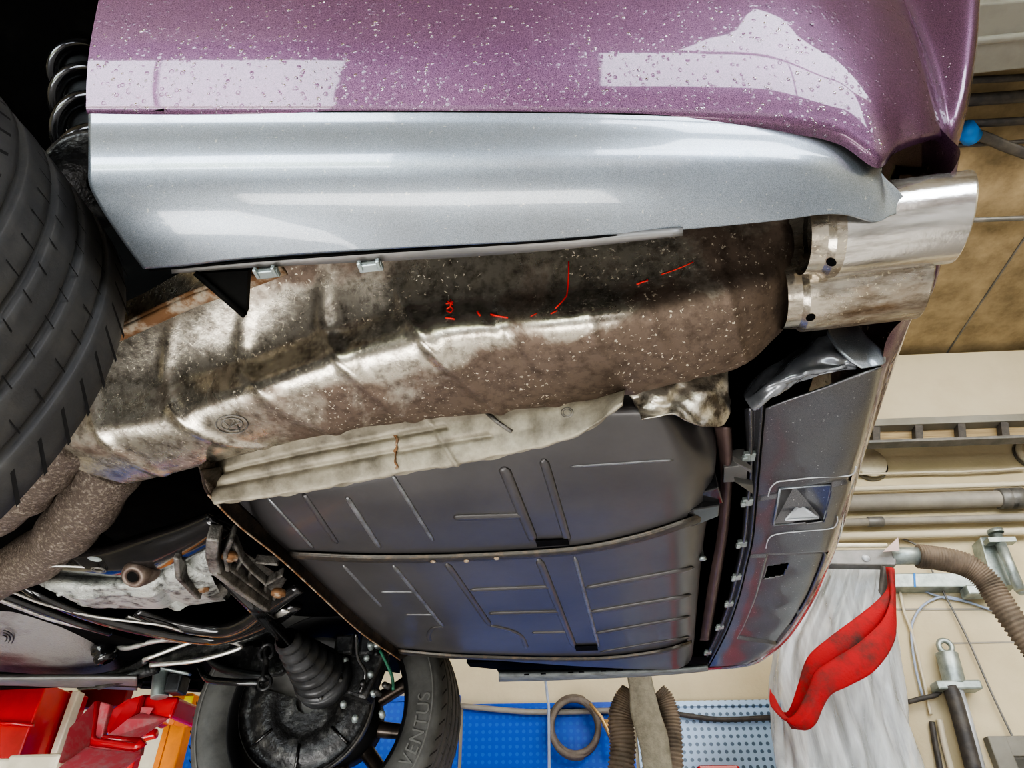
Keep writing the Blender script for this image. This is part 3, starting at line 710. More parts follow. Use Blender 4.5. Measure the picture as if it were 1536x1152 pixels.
# --- rusty front pipes
def pipe(name, L, r, m_, par=None, n=24, extra=None):
    mb = MB(); P = smooth([PZ(*q) for q in L], 40); rs = [r*(1+.05*math.sin(i*.7)) for i in range(40)]
    if extra:
        for (c_, w_, h_) in extra: rs = [rr+h_*math.exp(-((i/39-c_)/w_)**2) for i, rr in enumerate(rs)]
    mb.tube(P, rs, n); return cb(mb, name, m_, par)
pp = pipe('exhaust_pipe', [(175,690,.585),(140,745,.56),(105,790,.55),(55,835,.545),(-40,880,.54)], .048, M['rust_pipe'], extra=[(.35,.03,.004),(.6,.02,-.003)]); lab(pp, 'corroded exhaust pipe nearer the axle')
pp = pipe('exhaust_pipe', [(110,650,.58),(60,710,.56),(10,755,.55),(-60,800,.55)], .042, M['rust_pipe'], extra=[(.5,.03,.003)]); lab(pp, 'corroded exhaust pipe beside the tyre')
# --- UNDERBODY (black)
mb = MB()
mb.box((-2.0,1.3,.80), (1.4,1.42,.03)); mb.box((-.04,1.3,.80), (.70,1.42,.03)); mb.box((-.85,1.42,.80), (1.0,1.18,.03)); mb.box((-1.9,.5,.80), (1.2,.3,.03)); mb.box((-.9,.84,1.05), (1.1,.02,.55)); mb.box((-.42,.48,.8),(.02,.28,.30)); mb.box((-.02,.52,.80),(.5,.02,.3))
mb.box((.30,1.25,.72),(.02,1.45,.2)); mb.box((-.2,2.0,.72),(1.1,.02,.22)); mb.box((-.98,.56,1.34),(1.3,.60,.02)); mb.box((-1.5,.56,1.1),(.02,.6,.6)); mb.box((-.40,.70,1.0),(.02,.35,.45)); mb.box((-1.45,.45,.8),(.02,.35,.7))
mb.box((-1.6,.38,.75),(1.0,.1,.25))
mb.box((-1.1,2.10,.80),(3.2,.03,.28)); mb.box((-1.1,1.95,.82),(3.2,.4,.03)); mb.box((-2.0,2.05,.66),(1.6,.03,.2))
ub = cb(mb, 'underbody', M['black'])
# wheel arch liner
# coil spring with gaiter at the upper left
mb = MB(); P = []
A_, B_ = PY(150,262,.56), PY(92,-70,.62)
ax = (B_-A_).normalized(); s1v = ax.cross(Vector((0,1,0))).normalized(); s2v = ax.cross(s1v)
for i in range(400):
    t = i/399; a = t*2*PI*10; P.append(A_+(B_-A_)*t+(s1v*math.cos(a)+s2v*math.sin(a))*(.052-.012*t))
mb.tube(P, .0125, 12); sp = cb(mb, 'coil_spring', M['gloss_black'])
mb = MB(); mb.lathe([(k*(B_-A_).length/20, .032+.004*(k % 2)) for k in range(21)], A_, ax, 24); cb(mb, 'bump_gaiter', M['boot'], sp)
mb = MB(); mb.lathe([(0,.02),(0,.075),(.01,.078),(.02,.075),(.02,.02)], A_-ax*.03, ax, 32); cb(mb, 'spring_seat', M['oily'], sp)
# --- WHEELS
def wheel(name, c, R, w, inner, sub_label):
    root = empty(name); kid(root); root.location = c; root['label'] = sub_label
    s = -1 if inner < 0 else 1
    # tyre profile across width
    prof = []
    hw = w/2
    half = [(-hw*.78, R*.70),(-hw*.96, R*.76),(-hw*1.03, R*.85),(-hw*1.0, R*.93),(-hw*.93, R*.972),(-hw*.82, R*.988)]
    prof += half
    gro = [-.52,-.17,.17,.52]; x = -hw*.78
    for g_ in gro:
        c0 = g_*hw; gw = .0045
        ro = R*(1-.012*(g_**2)*1.2); prof += [(c0-gw*3.2, ro), (c0-gw*1.5, ro), (c0-gw*1.2, ro-.0012), (c0-gw, R-.0065), (c0-gw*.8, R-.0078), (c0+gw*.8, R-.0078), (c0+gw, R-.0065), (c0+gw*1.2, ro-.0012), (c0+gw*1.5, ro), (c0+gw*3.2, ro)]
    prof += [(-a, r) for a, r in reversed(half)]
    mb = MB(); mb.lathe(prof, (0,0,0), (0,1,0), 144)
    # sipes: slim slots lying across the tread blocks
    nb = 60
    def sp(y0, y1, a, da, h=.0006, wd=.0011):
        r0 = R*(1-.012*(y0/hw)**2*1.2)+h; r1 = R*(1-.012*(y1/hw)**2*1.2)+h
        if abs(y0) > .8*hw: r0 = R*.990+h
        if abs(y1) > .8*hw: r1 = R*.984+h
        q = []
        for (yy_, rr, aa, w_) in ((y0, r0, a, wd),(y1, r1, a+da, wd)):
            for sg in (-1, 1):
                A = aa+sg*w_/R; q.append(Vector((math.sin(A)*rr, yy_, math.cos(A)*rr)))
        mb.add(q, [(0,1,3,2)], 1, False)
    for i in range(nb):
        a = 2*PI*i/nb
        sp(-.36*hw, -.22*hw, a, .01, wd=.0008); sp(-.15*hw, -.04*hw, a+.03, .01, wd=.0008); sp(.22*hw, .10*hw, a+.05, -.01, wd=.0008); sp(.50*hw, .36*hw, a+.02, -.01, wd=.0008)
        sp(.66*hw, .92*hw, a, .06, wd=.0026); sp(-.66*hw, -.92*hw, a, .06, wd=.0026)
    ty = mb.build('tyre', [M['rubber'], M['rubber_dark']], root)
    # rim barrel, lip and spokes
    mb = MB(); mb.lathe([(-hw*.80,R*.72),(-hw*.86,R*.735),(-hw*.80,R*.70),(-hw*.6,R*.66),(hw*.6,R*.64),(hw*.78,R*.70)], (0,0,0), (0,1,0), 96)
    rm = mb.build('rim', M['rim_dark'], root)
    o_ = hw*.62*(1 if inner < 0 else -1)
    for k in range(5):
        a = 2*PI*k/5+math.radians(225); mb = MB()
        d = Vector((math.sin(a), 0, math.cos(a))); t = Vector((math.cos(a), 0, -math.sin(a)))
        P = [d*R*.14, d*R*.3+Vector((0,o_*.1,0)), d*R*.5, d*R*.68]
        for sg in (-1, 1):
            mb.tube([Vector((0,o_,0))+p+t*sg*.016*(1+1.3*i) for i, p in enumerate(P)], [.026,.022,.020,.026], 10)
        mb.build('spoke', M['rim'], rm)
    mb = MB(); mb.lathe([(-.03,.0001),(-.03,.115),(.03,.115),(.03,.0001)], (0,o_,0), (0,1,0), 32); mb.build('hub', M['rim_dark'], rm)
    return root
R_ = .335
w1 = wheel('wheel', (-.835,.395,.455), R_, .25, 1, 'near rear wheel, only its black tread showing')
w2 = wheel('wheel', (-.79,1.945,.425), .338, .25, -1, 'far rear wheel seen from inside with brake and hub')
kid(w1); w1.location = (-.835,.395,.455); kid(w2); w2.location = (-.79,1.945,.425)
# raised sidewall lettering on the far tyre
def arc_text(txt, R0, a0, size, par):
    cur = bpy.data.curves.new('txt', 'FONT'); cur.body = txt; cur.size = size; cur.extrude = .0012; cur.space_character = 1.1
    to = bpy.data.objects.new('tmp', cur); C.objects.link(to); dg = bpy.context.evaluated_depsgraph_get()
    me = bpy.data.meshes.new_from_object(to.evaluated_get(dg)); bpy.data.objects.remove(to)
    for v in me.vertices:
        x, y, z = v.co; A = a0 + x/R0; rr = R0-y
        v.co = (math.sin(A)*rr, -.1285-z, -math.cos(A)*rr)
    me.materials.append(M['letters']); o = bpy.data.objects.new('sidewall_lettering', me); C.objects.link(o); o.parent = par; return o
tyre2 = [c for c in w2.children if c.name.startswith('tyre')][0]
tyre2.data.materials[0] = M['rubber_worn']
arc_text('VENTUS', .305, math.radians(60), .046, tyre2)
mb = MB(); mb.lathe([(-.1275,.309),(-.129,.311),(-.1275,.313)], (0,0,0), (0,1,0), 96); mb.build('sidewall_ring', M['letters'], tyre2)
# --- BRAKE SHIELD, CV BOOT, HUB on the far side
ce_ = Vector((-.80,1.80,.43))
mb = MB(); mb.lathe([(0,.03),(-.004,.07),(0,.085),(.006,.09),(.004,.14),(-.004,.145),(-.002,.170),(.012,.176),(.018,.172)], ce_, (0,-1,0), 72, a0=PI*.42, a1=PI*1.62)
bs = cb(mb, 'brake_backplate', M['oily']); lab(bs, 'oily black brake backing plate on the far wheel')
for a in (PI*.72, PI*1.0, PI*1.28):
    mb = MB(); d = Vector((0,0,1))*math.cos(a)-Vector((1,0,0))*math.sin(a)*-1
    mb.tube([ce_+d*.10+Vector((0,-.006,0)), ce_+d*.16+Vector((0,-.006,0))], .004, 8); cb(mb, 'pressed_rib', M['gloss_black'], bs)
mb = MB(); mb.lathe([(0,.15),(0,.165),(.02,.165),(.02,.15)], ce_+Vector((0,.02,0)), (0,1,0), 64, cap=True); cb(mb, 'brake_disc', M['dark_steel'], bs)
# cv boot along axis from diff to hub
b0 = PY(428,958,1.50); b1 = PY(480,1012,1.70); ax = (b1-b0).normalized(); Lb = (b1-b0).length
prof = [(0,.022)]
for k in range(6): r = .026+.036*(k+.5)/6; prof += [(Lb*(k/6), r*.74), (Lb*(k+.2)/6, r*.98), (Lb*(k+.5)/6, r*1.08), (Lb*(k+.8)/6, r*.98)]
prof += [(Lb,.046),(Lb+.002,.066),(Lb+.006,.070),(Lb+.03,.071),(Lb+.034,.05)]
mb = MB(); mb.lathe(prof, b0, ax, 40); cv = cb(mb, 'driveshaft_boot', M['boot'])
mb = MB(); mb.tube([b0-ax*.35, b0+ax*.02], .015, 16); cb(mb, 'driveshaft', M['gloss_black'], cv)
for k in range(6):
    a = 2*PI*k/6; e = ax.orthogonal().normalized(); e_2 = ax.cross(e); p = b1+ax*.002+(e*math.cos(a)+e_2*math.sin(a))*.058
    mb = MB(); mb.lathe([(-.008,.0001),(-.008,.006),(.006,.006)], p, ax, 8); cb(mb, 'joint_bolt', M['oily'], cv)
# knuckle clutter: brake line, bolts, caliper
mb = MB(); q0 = PY(530,985,1.72)
mb.box(PY(545,1010,1.76), (.09,.06,.12), Matrix.Rotation(.3, 3, 'Y')); mb.box(PY(560,965,1.75), (.06,.05,.07)); mb.box(PY(520,970,1.72), (.05,.05,.05))
kn = cb(mb, 'hub_carrier', M['oily'], bevel=.008)
for i in range(16):
    px = random.uniform(505, 580); py = random.uniform(965, 1075); mb = MB(); p = PY(px, py, 1.70)
    mb.lathe([(0,.0001),(0,.006),(.006,.008),(.02,.008)], p, (random.uniform(-.4,.4),1,random.uniform(-.3,.3)), 8); cb(mb, 'bolt_head', M['zinc'] if i % 3 else M['oily'], kn)
mb = MB(); mb.tube(smooth([PY(570,975,1.70),PY(580,995,1.71),PY(588,1015,1.72),PY(590,1035,1.73)], 16), .004, 8); cb(mb, 'brake_hose', mat('green_hose', (.03,.13,.08), .4), kn)
mb = MB(); mb.tube(smooth([PY(534,950,1.6),PY(536,985,1.66),PY(548,1010,1.7),PY(540,1040,1.72)], 20), .005, 8); cb(mb, 'sensor_lead', M['gloss_black'], kn)
# dark inner structure above the far axle
mb = MB(); mb.prism([PZ(a, b2, .66) for a, b2 in ((380,930),(470,840),(600,985),(600,1010),(430,985))], (0,0,.02)); cb(mb, 'trunk_floor_edge', M['black'], ub)
# --- SUBFRAME beams
def beam(name, L, r, m_, flat=.55, par=None, n=16, k=50):
    mb = MB(); P = smooth([PZ(*q) for q in L], k)
    rs = smooth([Vector((x,0,0)) for x in (r if isinstance(r, (list,tuple)) else [r]*3)], k)
    mb.tube(P, [x.x for x in rs], n, flat=flat); return cb(mb, name, m_, par)
sf = beam('subframe', [(60,850,.55),(130,842,.53),(190,838,.52),(250,820,.52),(300,800,.525),(335,780,.53)], [.03,.045,.05,.042,.03], M['gloss_black'], .6); lab(sf, 'glossy black rear subframe beams around the differential')
beam('front_beam', [(20,868,.545),(60,893,.52),(140,925,.51),(230,947,.505),(300,958,.51),(340,958,.51),(400,938,.515),(445,908,.53)], [.016,.020,.022,.020,.016], M['gloss_black'], .6, sf)
beam('cross_tube', [(-10,886,.53),(60,912,.52),(120,934,.515),(165,948,.52)], .010, M['gloss_black'], 1, sf)
beam('rear_tube', [(205,915,.53),(260,935,.52),(330,945,.515),(370,935,.515),(410,905,.525),(450,880,.54)], [.016,.02,.022,.02,.016], M['gloss_black'], .8, sf)
beam('rear_tube', [(190,925,.52),(260,950,.51),(330,962,.506),(380,950,.508),(430,915,.52)], [.010,.012,.013,.012,.010], M['bright'], .35, sf)
mb = MB(); mb.tube(smooth([PZ(*q, .505) for q in ((46,850),(100,849),(170,853),(178,853))], 20), .0028, 6); mb.tube(smooth([PZ(*q, .505) for q in ((46,851),(36,858),(43,868),(40,875),(16,877),(14,884),(30,892),(70,907),(140,924),(200,932),(245,938),(275,947))], 50), .0035, 6)
cb(mb, 'bare_flange_edge', M['bright'], sf)
mb = MB(); mb.tube(smooth([PZ(*q, .52) for q in ((-10,896),(30,912),(80,930),(130,942),(160,946))], 30), [.008]*26+[.006,.005,.004,.002], 8, flat=.5); cb(mb, 'shield_rim', M['bright'], sf)
mb = MB(); mb.lathe([(0,.0001),(0,.006),(.003,.011)], PZ(143,836,.475), (0,0,-1), 16); cb(mb, 'plug', M['zinc'], sf)
# differential casting
cc = []
for c_ in ([(50,868,.53),(60,878,.505),(85,890,.49),(125,905,.50)],[(100,852,.54),(105,872,.50),(112,892,.485),(140,910,.50)],[(165,853,.54),(165,872,.498),(165,890,.482),(180,912,.50)],[(215,845,.54),(215,865,.50),(222,888,.482),(238,912,.50)],
           [(262,830,.54),(262,852,.50),(275,880,.482),(305,905,.50)],[(300,810,.55),(305,840,.515),(320,868,.50),(340,900,.52)]):
    cc.append([PZ(*q) for q in c_]+[PZ(*c_[-1])+Vector((0,.02,.05))])
def dd(u, v, p): return .004*math.sin(u*18)*math.sin(v*8)+(.004 if abs(v-.52) < .03 else 0)-(.01*math.exp(-((u-.68)/.03)**2))
df = cb(loft(cc, 120, 50, dd), 'differential', M['alu']); lab(df, 'cast aluminium differential housing wet with oil')
c0 = PZ(204,861,.485)
mb = MB(); mb.lathe([(0,.0001),(0,.011),(-.012,.012),(-.012,.019),(-.004,.024),(.01,.027),(.03,.03)], c0+c0.normalized()*-.012, (-.12,.7,.7), 32); o = cb(mb, 'mount_bushing', mat('rusty_bushing', (.12,.085,.07), .5, .4, (.22,.18,.15), 60), df)
mb = MB(); mb.lathe([(-.013,.0001),(-.013,.0095)], c0+c0.normalized()*-.012, (-.12,.7,.7), 24); cb(mb, 'bushing_bore', M['black'], o)
mb = MB()
for rr in (.012,.008): mb.tube([PZ(148,855,.492)+Vector((math.cos(a)*rr, math.sin(a)*rr, 0)) for a in [2*PI*i/20 for i in range(20)]], .001, 6, closed=True)
cb(mb, 'cast_mark', M['alu_dirty'], df)
# cast carrier frame with webs
mb = MB()
def bar(mb, p, q, w_, h_):
    p, q = Vector(p), Vector(q); t = (q-p).normalized(); s_1 = t.cross(Vector((0,0,1))).normalized(); u_ = s_1.cross(t)
    mb.box((p+q)/2, ((q-p).length+w_*.5, w_, h_), Matrix((t, s_1, u_)).transposed())
for L, w_, h_ in (([(322,800,.495),(320,826,.49),(326,848,.487)], .020, .03),([(326,848,.487),(365,878,.487),(403,905,.487)], .012, .035),([(350,800,.50),(340,822,.497),(344,846,.495)],.008,.03),([(268,828,.5),(270,856,.49),(300,888,.487)],.010,.03),([(344,846,.497),(404,893,.497)],.006,.02)):
    for a, b2 in zip(L, L[1:]): bar(mb, PZ(*a), PZ(*b2), w_, h_)
for a, b2 in (((352,808),(364,836)),((364,836),(378,852)),((378,852),(400,872)),((378,852),(372,868)),((400,872),(398,890)),((400,872),(424,858)),((385,838),(418,842)),((364,836),(356,850))):
    bar(mb, PZ(*a, .503), PZ(*b2, .503), .006, .018)
cf = cb(mb, 'carrier_bracket', M['alu_dirty'], df, bevel=.003)
cc = [[PZ(275,832,.52),PZ(278,855,.505),PZ(290,870,.50)],[PZ(315,828,.515),PZ(318,850,.498),PZ(322,862,.50)],[PZ(345,860,.515),PZ(350,872,.51),PZ(355,880,.51)]]
cb(loft(cc, 20, 14), 'bracket_web', M['alu'], cf, solid=.004)
cc = [[PZ(345,815,.52),PZ(338,842,.515),PZ(345,855,.515)],[PZ(370,830,.52),PZ(368,855,.515),PZ(375,875,.515)],[PZ(400,850,.525),PZ(400,875,.52),PZ(402,895,.515)],[PZ(430,868,.53),PZ(420,885,.525),PZ(412,900,.52)]]
cb(loft(cc, 24, 14), 'carrier_plate', M['alu_dirty'], cf, solid=.004)
for (px, py) in ((345,833),(303,880),(418,888)):
    mb = MB(); mb.lathe([(-.004,.012),(0,.014),(.006,.014),(.006,.0075),(.010,.0075),(.010,.0001)], PZ(px, py, .492), (0,0,-1), 16); cb(mb, 'bolt', M['rust'], cf)
mb = MB(); c0 = PZ(322,878,.52)
mb.lathe([(k*.004, .030+.003*(k % 2)-.003*k) for k in range(8)], c0, (0,-.7,-.7), 28); cb(mb, 'output_seal', M['alu_dirty'], df)
# --- arms/links and anti roll bar
mb = MB(); P = smooth([PY(120,950,1.75),PY(165,965,1.75),PY(190,972,1.73),PY(230,962,1.72),PY(265,960,1.72),PY(280,970,1.72)], 30); mb.tube(P, .007, 10); ar = cb(mb, 'brake_pipe', M['bright'])
mb = MB(); mb.lathe([(0,.012),(.004,.028),(.02,.03),(.03,.024),(.034,.03),(.05,.028),(.055,.012)], PY(152,965,1.72), (.5,.2,-.8), 24); b_ = cb(mb, 'link_bushing', M['gloss_black'])
mb = MB(); mb.box(PY(175,960,1.74), (.06,.03,.02), Matrix.Rotation(.4,3,'Y')); mb.box(PY(130,965,1.74), (.07,.02,.015), Matrix.Rotation(.4,3,'Y')); cb(mb, 'link_bracket', M['oily'], b_, bevel=.004)
for L, r, m_ in (([(215,990,1.64),(290,962,1.64),(320,957,1.64),(357,966,1.64),(355,974,1.64),(300,990,1.64),(260,995,1.64),(225,998,1.64)], .0055, 'bright'),):
    mb = MB(); mb.tube(smooth([PY(*q) for q in L], 50), r, 8); o = cb(mb, 'arm_rim', M[m_])
    mb = MB(); mb.prism([PY(a, b2, 1.655) for a, b2 in ((222,992),(292,964),(322,959),(354,967),(350,974),(262,994))], (0,.012,0)); ca = cb(mb, 'control_arm', M['oily']); o.parent = ca; o.matrix_parent_inverse = Matrix()
    lab(ca, 'pressed steel control arm with a bright rolled rim'); ca.matrix_parent_inverse = MW
mb = MB(); mb.tube(smooth([PY(300,1000,1.78),PY(312,1018,1.74),PY(345,1023,1.72),(PY(396,1024,1.72))], 24), .009, 12); sb = cb(mb, 'anti_roll_bar', M['gloss_black'])
mb = MB(); mb.tube(smooth([PY(398,962,1.74),PY(400,985,1.72),PY(395,1022,1.71)], 14), .008, 10)
mb.tube([PY(400,978,1.72)+Vector((math.cos(a)*.018,0,math.sin(a)*.02)) for a in [2*PI*i/20 for i in range(20)]], .006, 8, closed=True)
mb.tube([PY(397,1024,1.71)+Vector((math.cos(a)*.016,0,math.sin(a)*.016)) for a in [2*PI*i/20 for i in range(20)]], .005, 8, closed=True)
cb(mb, 'drop_link', M['oily'], sb)
mb = MB(); mb.prism(smooth([PY(a, b2, 1.80) for a, b2 in ((310,985),(360,968),(420,965),(428,990),(415,1012),(340,1005),(310,985))], 30), (0,.03,0)); cb(mb, 'trailing_arm', M['oily'], bevel=.006)
mb = MB(); mb.tube(smooth([PY(310,978,1.80),PY(330,1000,1.78),PY(370,1012,1.76),PY(400,1015,1.76)], 20), .02, 12, flat=.6); cb(mb, 'arm_edge', M['boot'])
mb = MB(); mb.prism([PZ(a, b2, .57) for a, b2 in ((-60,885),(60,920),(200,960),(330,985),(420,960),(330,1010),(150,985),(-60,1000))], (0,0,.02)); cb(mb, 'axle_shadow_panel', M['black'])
# --- floor pan & sill lower left
cc = [[PZ(a, b2, z) for a, b2, z in c_] for c_ in ([(-60,905,.58),(-60,950,.55),(-60,985,.545),(-60,1008,.54)],[(20,918,.57),(20,955,.55),(20,985,.542),(20,1010,.54)],[(90,940,.57),(90,965,.55),(95,990,.542),(100,1012,.54)],[(150,962,.58),(145,980,.56),(150,1000,.55),(160,1013,.545)],[(185,985,.60),(185,995,.58),(190,1008,.56),(195,1016,.55)])]
fp = cb(loft(cc, 60, 40, lambda u, v, p: .004*math.sin(u*10)*math.sin(v*5)), 'floor_pan', M['floorpan'])
mb = MB()
for r_ in (8, 13, 18): mb.tube([q for q in (PZ(2+r_*math.cos(a), 958+r_*.7*math.sin(a), .5455) for a in [-1.4+i*.2 for i in range(15)])], .0015, 6)
cb(mb, 'pressed_rings', M['oily'], fp)
cc = [[PZ(a, 1012, .52), PZ(a, 1017, .50), PZ(a, 1027+k, .50), PZ(a, 1030+k, .51)] for a, k in ((-60,-3),(30,-2),(100,1),(160,3),(206,5))]
sl = cb(loft(cc, 50, 12), 'sill', M['dark_steel'], solid=.003); lab(sl, 'dark sill flange at the lifting point')
mb = MB(); mb.tube(smooth([PZ(105,1020,.515),PZ(150,1015,.52),PZ(190,1005,.53),PZ(220,990,.54)], 16), .010, 8); mb.tube([PZ(150,1026,.505),PZ(180,1018,.51),PZ(235,1002,.53)], .016, 8); mb.tube([PZ(120,1030,.505),PZ(170,1024,.505),PZ(212,1026,.505)], .010, 8)
cb(mb, 'wiring_loom', M['oily'], sl)
mb = MB(); mb.prism([PY(a, b2, 2.08) for a, b2 in ((200,1008),(300,1000),(296,1034),(200,1028))], (0,.04,0)); cb(mb, 'jacking_block', M['black'], sl)
# far side skirt strip under the tank edge
mb = MB(); cc = [[PZ(a, b2, z) for a, b2, z in ((x, y1, .53),(x, (y1+y2)/2, .515),(x, y2, .515),(x, y2+3, .53))] for x, y1, y2 in ((748,1006,1019),(830,1005,1017),(930,1002,1013),(1010,1000,1008),(1062,996,1003))]
sk = cb(loft(cc, 60, 10), 'far_skirt', mat('dusty_grey_skirt', (.20,.22,.22), .7, 0, (.12,.13,.13), 30), solid=.003); lab(sk, 'thin grey skirt edge on the far side')
mb = MB(); mb.prism([PZ(a, b2, .56) for a, b2 in ((700,994),(1060,985),(1065,1000),(750,1012),(745,1004),(705,1000))], (0,0,.06)); cb(mb, 'skirt_backing', M['black'], sk)
for x in (790,815,856,872,905,930,985,1002):
    mb = MB(); mb.box(PZ(x, 1012-(x-790)*.05, .5125), (.014,.006,.002)); cb(mb, 'skirt_slot', M['black'], sk)

# ================================================================== ROOM (its walls stand 5 degrees off the car's axis)
BETA = math.radians(5.0)
room_frame(AL-BETA, BETA)
def slab(name, a, b2, m_):
    mb = MB(); a = Vector(a); b2 = Vector(b2); mb.box((a+b2)/2, b2-a); o = mb.build(name, m_); return struct(o)
slab('floor', (-7,-6.2,FLOOR-.1), (7,WALL,FLOOR), M['floor'])
slab('wall_back', (-7,WALL,FLOOR), (7,WALL+.15,CEIL), M['wall'])
mb = MB()
for x0_, x1_, y0_, y1_ in ((-7,1.9,-6.2,WALL+.15),(1.9,7,-3.4,WALL+.15),(6.0,7,-6.2,-3.4)): mb.box(((x0_+x1_)/2,(y0_+y1_)/2,CEIL+.05),(x1_-x0_,y1_-y0_,.1))  # unseen hole left at the rear, added so sky reflects in the purple paint
struct(mb.build('ceiling', M['ceiling']))
# wall behind the photographer, with two big openings to the daylight
wf = mat('shaded_entrance_wall', (.30,.25,.24), .8, 0, (.22,.18,.18), 2)
OPEN = [(-5.3,-.7),(1.5,6.0)]; OZS = [(FLOOR+.05, 2.5), (1.5, 3.2)]
mb = MB()
def bb(x0, x1, z0, z1): mb.box(((x0+x1)/2, -6.1, (z0+z1)/2), (x1-x0, .2, z1-z0))
bb(-7, OPEN[0][0], FLOOR, CEIL); bb(OPEN[0][1], OPEN[1][0], FLOOR, CEIL); bb(OPEN[1][1], 7, FLOOR, CEIL)
for (a, b2), OZ in zip(OPEN, OZS): bb(a, b2, FLOOR, OZ[0]); bb(a, b2, OZ[1], CEIL)
struct(mb.build('wall_front', wf))
for i, (a, b2) in enumerate(OPEN):
    OZ = OZS[i]
    mb = MB(); n = 2
    for k in range(n+1): mb.box((a+(b2-a)*k/n, -6.1, (OZ[0]+OZ[1])/2), (.05,.08,OZ[1]-OZ[0]))
    for z in (OZ[0], OZ[1]): mb.box(((a+b2)/2, -6.1, z), (b2-a,.08,.05))
    struct(mb.build('window_%d' % (i+1), M['zinc']))
slab('wall_left', (-7.15,-6.2,FLOOR), (-7,WALL,CEIL), M['wall'])
slab('wall_right', (7,-6.2,FLOOR), (7.15,WALL,CEIL), M['wall'])
# grass outside
mb = MB(); mb.box((0,-30,FLOOR-.3), (80,40,.1)); o = mb.build('lawn', mat('green_grass', (.16,.24,.06), .9, 0, (.3,.26,.12), .5)); o['kind'] = 'structure'; o.name = 'ground'
# ceiling joint lines, pale band and beams
def strip(name, pts, w, h, m_, k='structure'):
    mb = MB(); a, b2 = Vector(pts[0]), Vector(pts[-1]); 
    t = (b2-a).normalized(); up = Vector((0,0,1)) if abs(t.z) < .9 else Vector((0,1,0)); s = t.cross(up).normalized(); u = s.cross(t)
    R3 = Matrix((t, s, u)).transposed(); mb.box((a+b2)/2, ((b2-a).length, w, h), R3); o = mb.build(name, m_, bevel=min(w, h)*.12); o['kind'] = k; return o
for x in (1.6, 2.9, 4.2):
    strip('trim_%d' % int(x*10), [(x,-2,CEIL-.002),(x,WALL,CEIL-.002)], .012, .006, M['dark_steel'])
pA = PZ(1536,528,CEIL)
# fascia hanging from the ceiling just before the wall, and the lattice beam below it
fy = 4.05
z1 = PY(1450,528,fy).z; z2 = PY(1420,634,fy).z
strip('trim_1', [(-1,fy+.03,(z1+z2)/2),(6.5,fy+.03,(z1+z2)/2)], .06, abs(z1-z2), M['ceiling_pale'])
# ladder beam
ta = PY(1420,640,fy-.02).z; tb = PY(1420,660,fy-.02).z
lb = empty('ladder_beam', RB[0] @ Vector((2.5, fy-.05, tb))); tag(lb, 'grey ladder-like steel beam running across the wall under the ceiling fascia', 'beam')
def chd(name, mb, m_, par, **k):
    o = mb.build(name, m_, None, **k); o.parent = par; o.matrix_parent_inverse = Matrix.Translation(-par.location); return o
mb = MB(); mb.box((2.8, fy-.05, ta+.01), (7, .08, .055)); chd('top_chord', mb, M['beam'], lb, bevel=.005)
mb = MB(); mb.box((2.8, fy-.05, ta-.135), (7, .08, .022)); chd('bottom_chord', mb, M['dark_steel'], lb, bevel=.004)
for k in range(14):
    mb = MB(); x = 1.58+k*.27; mb.box((x, fy-.05, ta-.07), (.045,.06,.115), Matrix.Rotation(.3,3,'Y')); chd('strut', mb, M['cable'], lb)
mb = MB(); mb.box((2.8, fy+.0, ta-.07), (7,.02,.12)); chd('backing_board', mb, M['wood'], lb)
# round vent discs
def item(name, loc, label, cat, group=None): return tag(empty(name, RB[0] @ Vector(loc)), label, cat, group)
for (px, py, lb_) in ((1303,697,'round cream vent cover on the wall behind the bumper corner'),(1546,680,'round vent collar at the right edge of the wall')):
    c0 = PY(px, py, WALL-.01); e = item('vent_cover', c0, lb_, 'vent')
    mb = MB(); mb.lathe([(0,.001),(0,.105),(.015,.11),(.03,.10)] if px < 1400 else [(0,.07),(.02,.1),(.05,.1),(.05,.085),(.0,.075)], c0+Vector((0,-.04,0)), (0,1,0), 40); chd('disc', mb, M['cream'], e)
    mb = MB(); mb.lathe([(0,.115),(.02,.118),(.03,.11)], c0+Vector((0,-.02,-.01)), (0,1,0), 40); chd('shadow_ring', mb, M['dark_steel'], e)
# horizontal pipes on the wall
def hpipe(name, py, px, r, m_, label, y=WALL-.07, x0=1.2, x1=6, collars=()):
    p = PY(px, py, y); e = item(name, (x0, y, p.z), label, 'pipe')
    mb = MB(); mb.tube([(x0,y,p.z),(x1,y,p.z)], r, 20); chd('tube', mb, m_, e)
    for cx in collars:
        xx = PY(cx, py, y).x; mb = MB(); mb.lathe([(-.05,r),(-.045,r*1.25),(.045,r*1.25),(.05,r)], (xx,y,p.z), (1,0,0), 24); chd('collar', mb, M['dark_steel'], e)
    return p
hpipe('drain_pipe', 751, 1400, .055, M['pipe'], 'thick grey pipe along the wall with collars near the right', collars=(1510,1524))
hpipe('water_pipe', 780, 1400, .026, M['pipe'], 'thin grey pipe just below the thick wall pipe', collars=(1312,))
hpipe('conduit_pipe', 801, 1400, .024, M['cable_light'], 'cream conduit pipe, lowest of the wall pipes')
hpipe('ledge_pipe', 730, 1400, .018, M['cable_light'], 'cream pipe lying on top of the thick wall pipe')
# light cable across the vents
mb = MB(); mb.tube(smooth([PY(*q, WALL-.05) for q in ((1280,711),(1340,710),(1400,708),(1433,708),(1480,706),(1540,702))], 30), .009, 8); tag(mb.build('wall_cable', M['cable_light']), 'pale cable strung across the wall in front of the vents', 'cable')
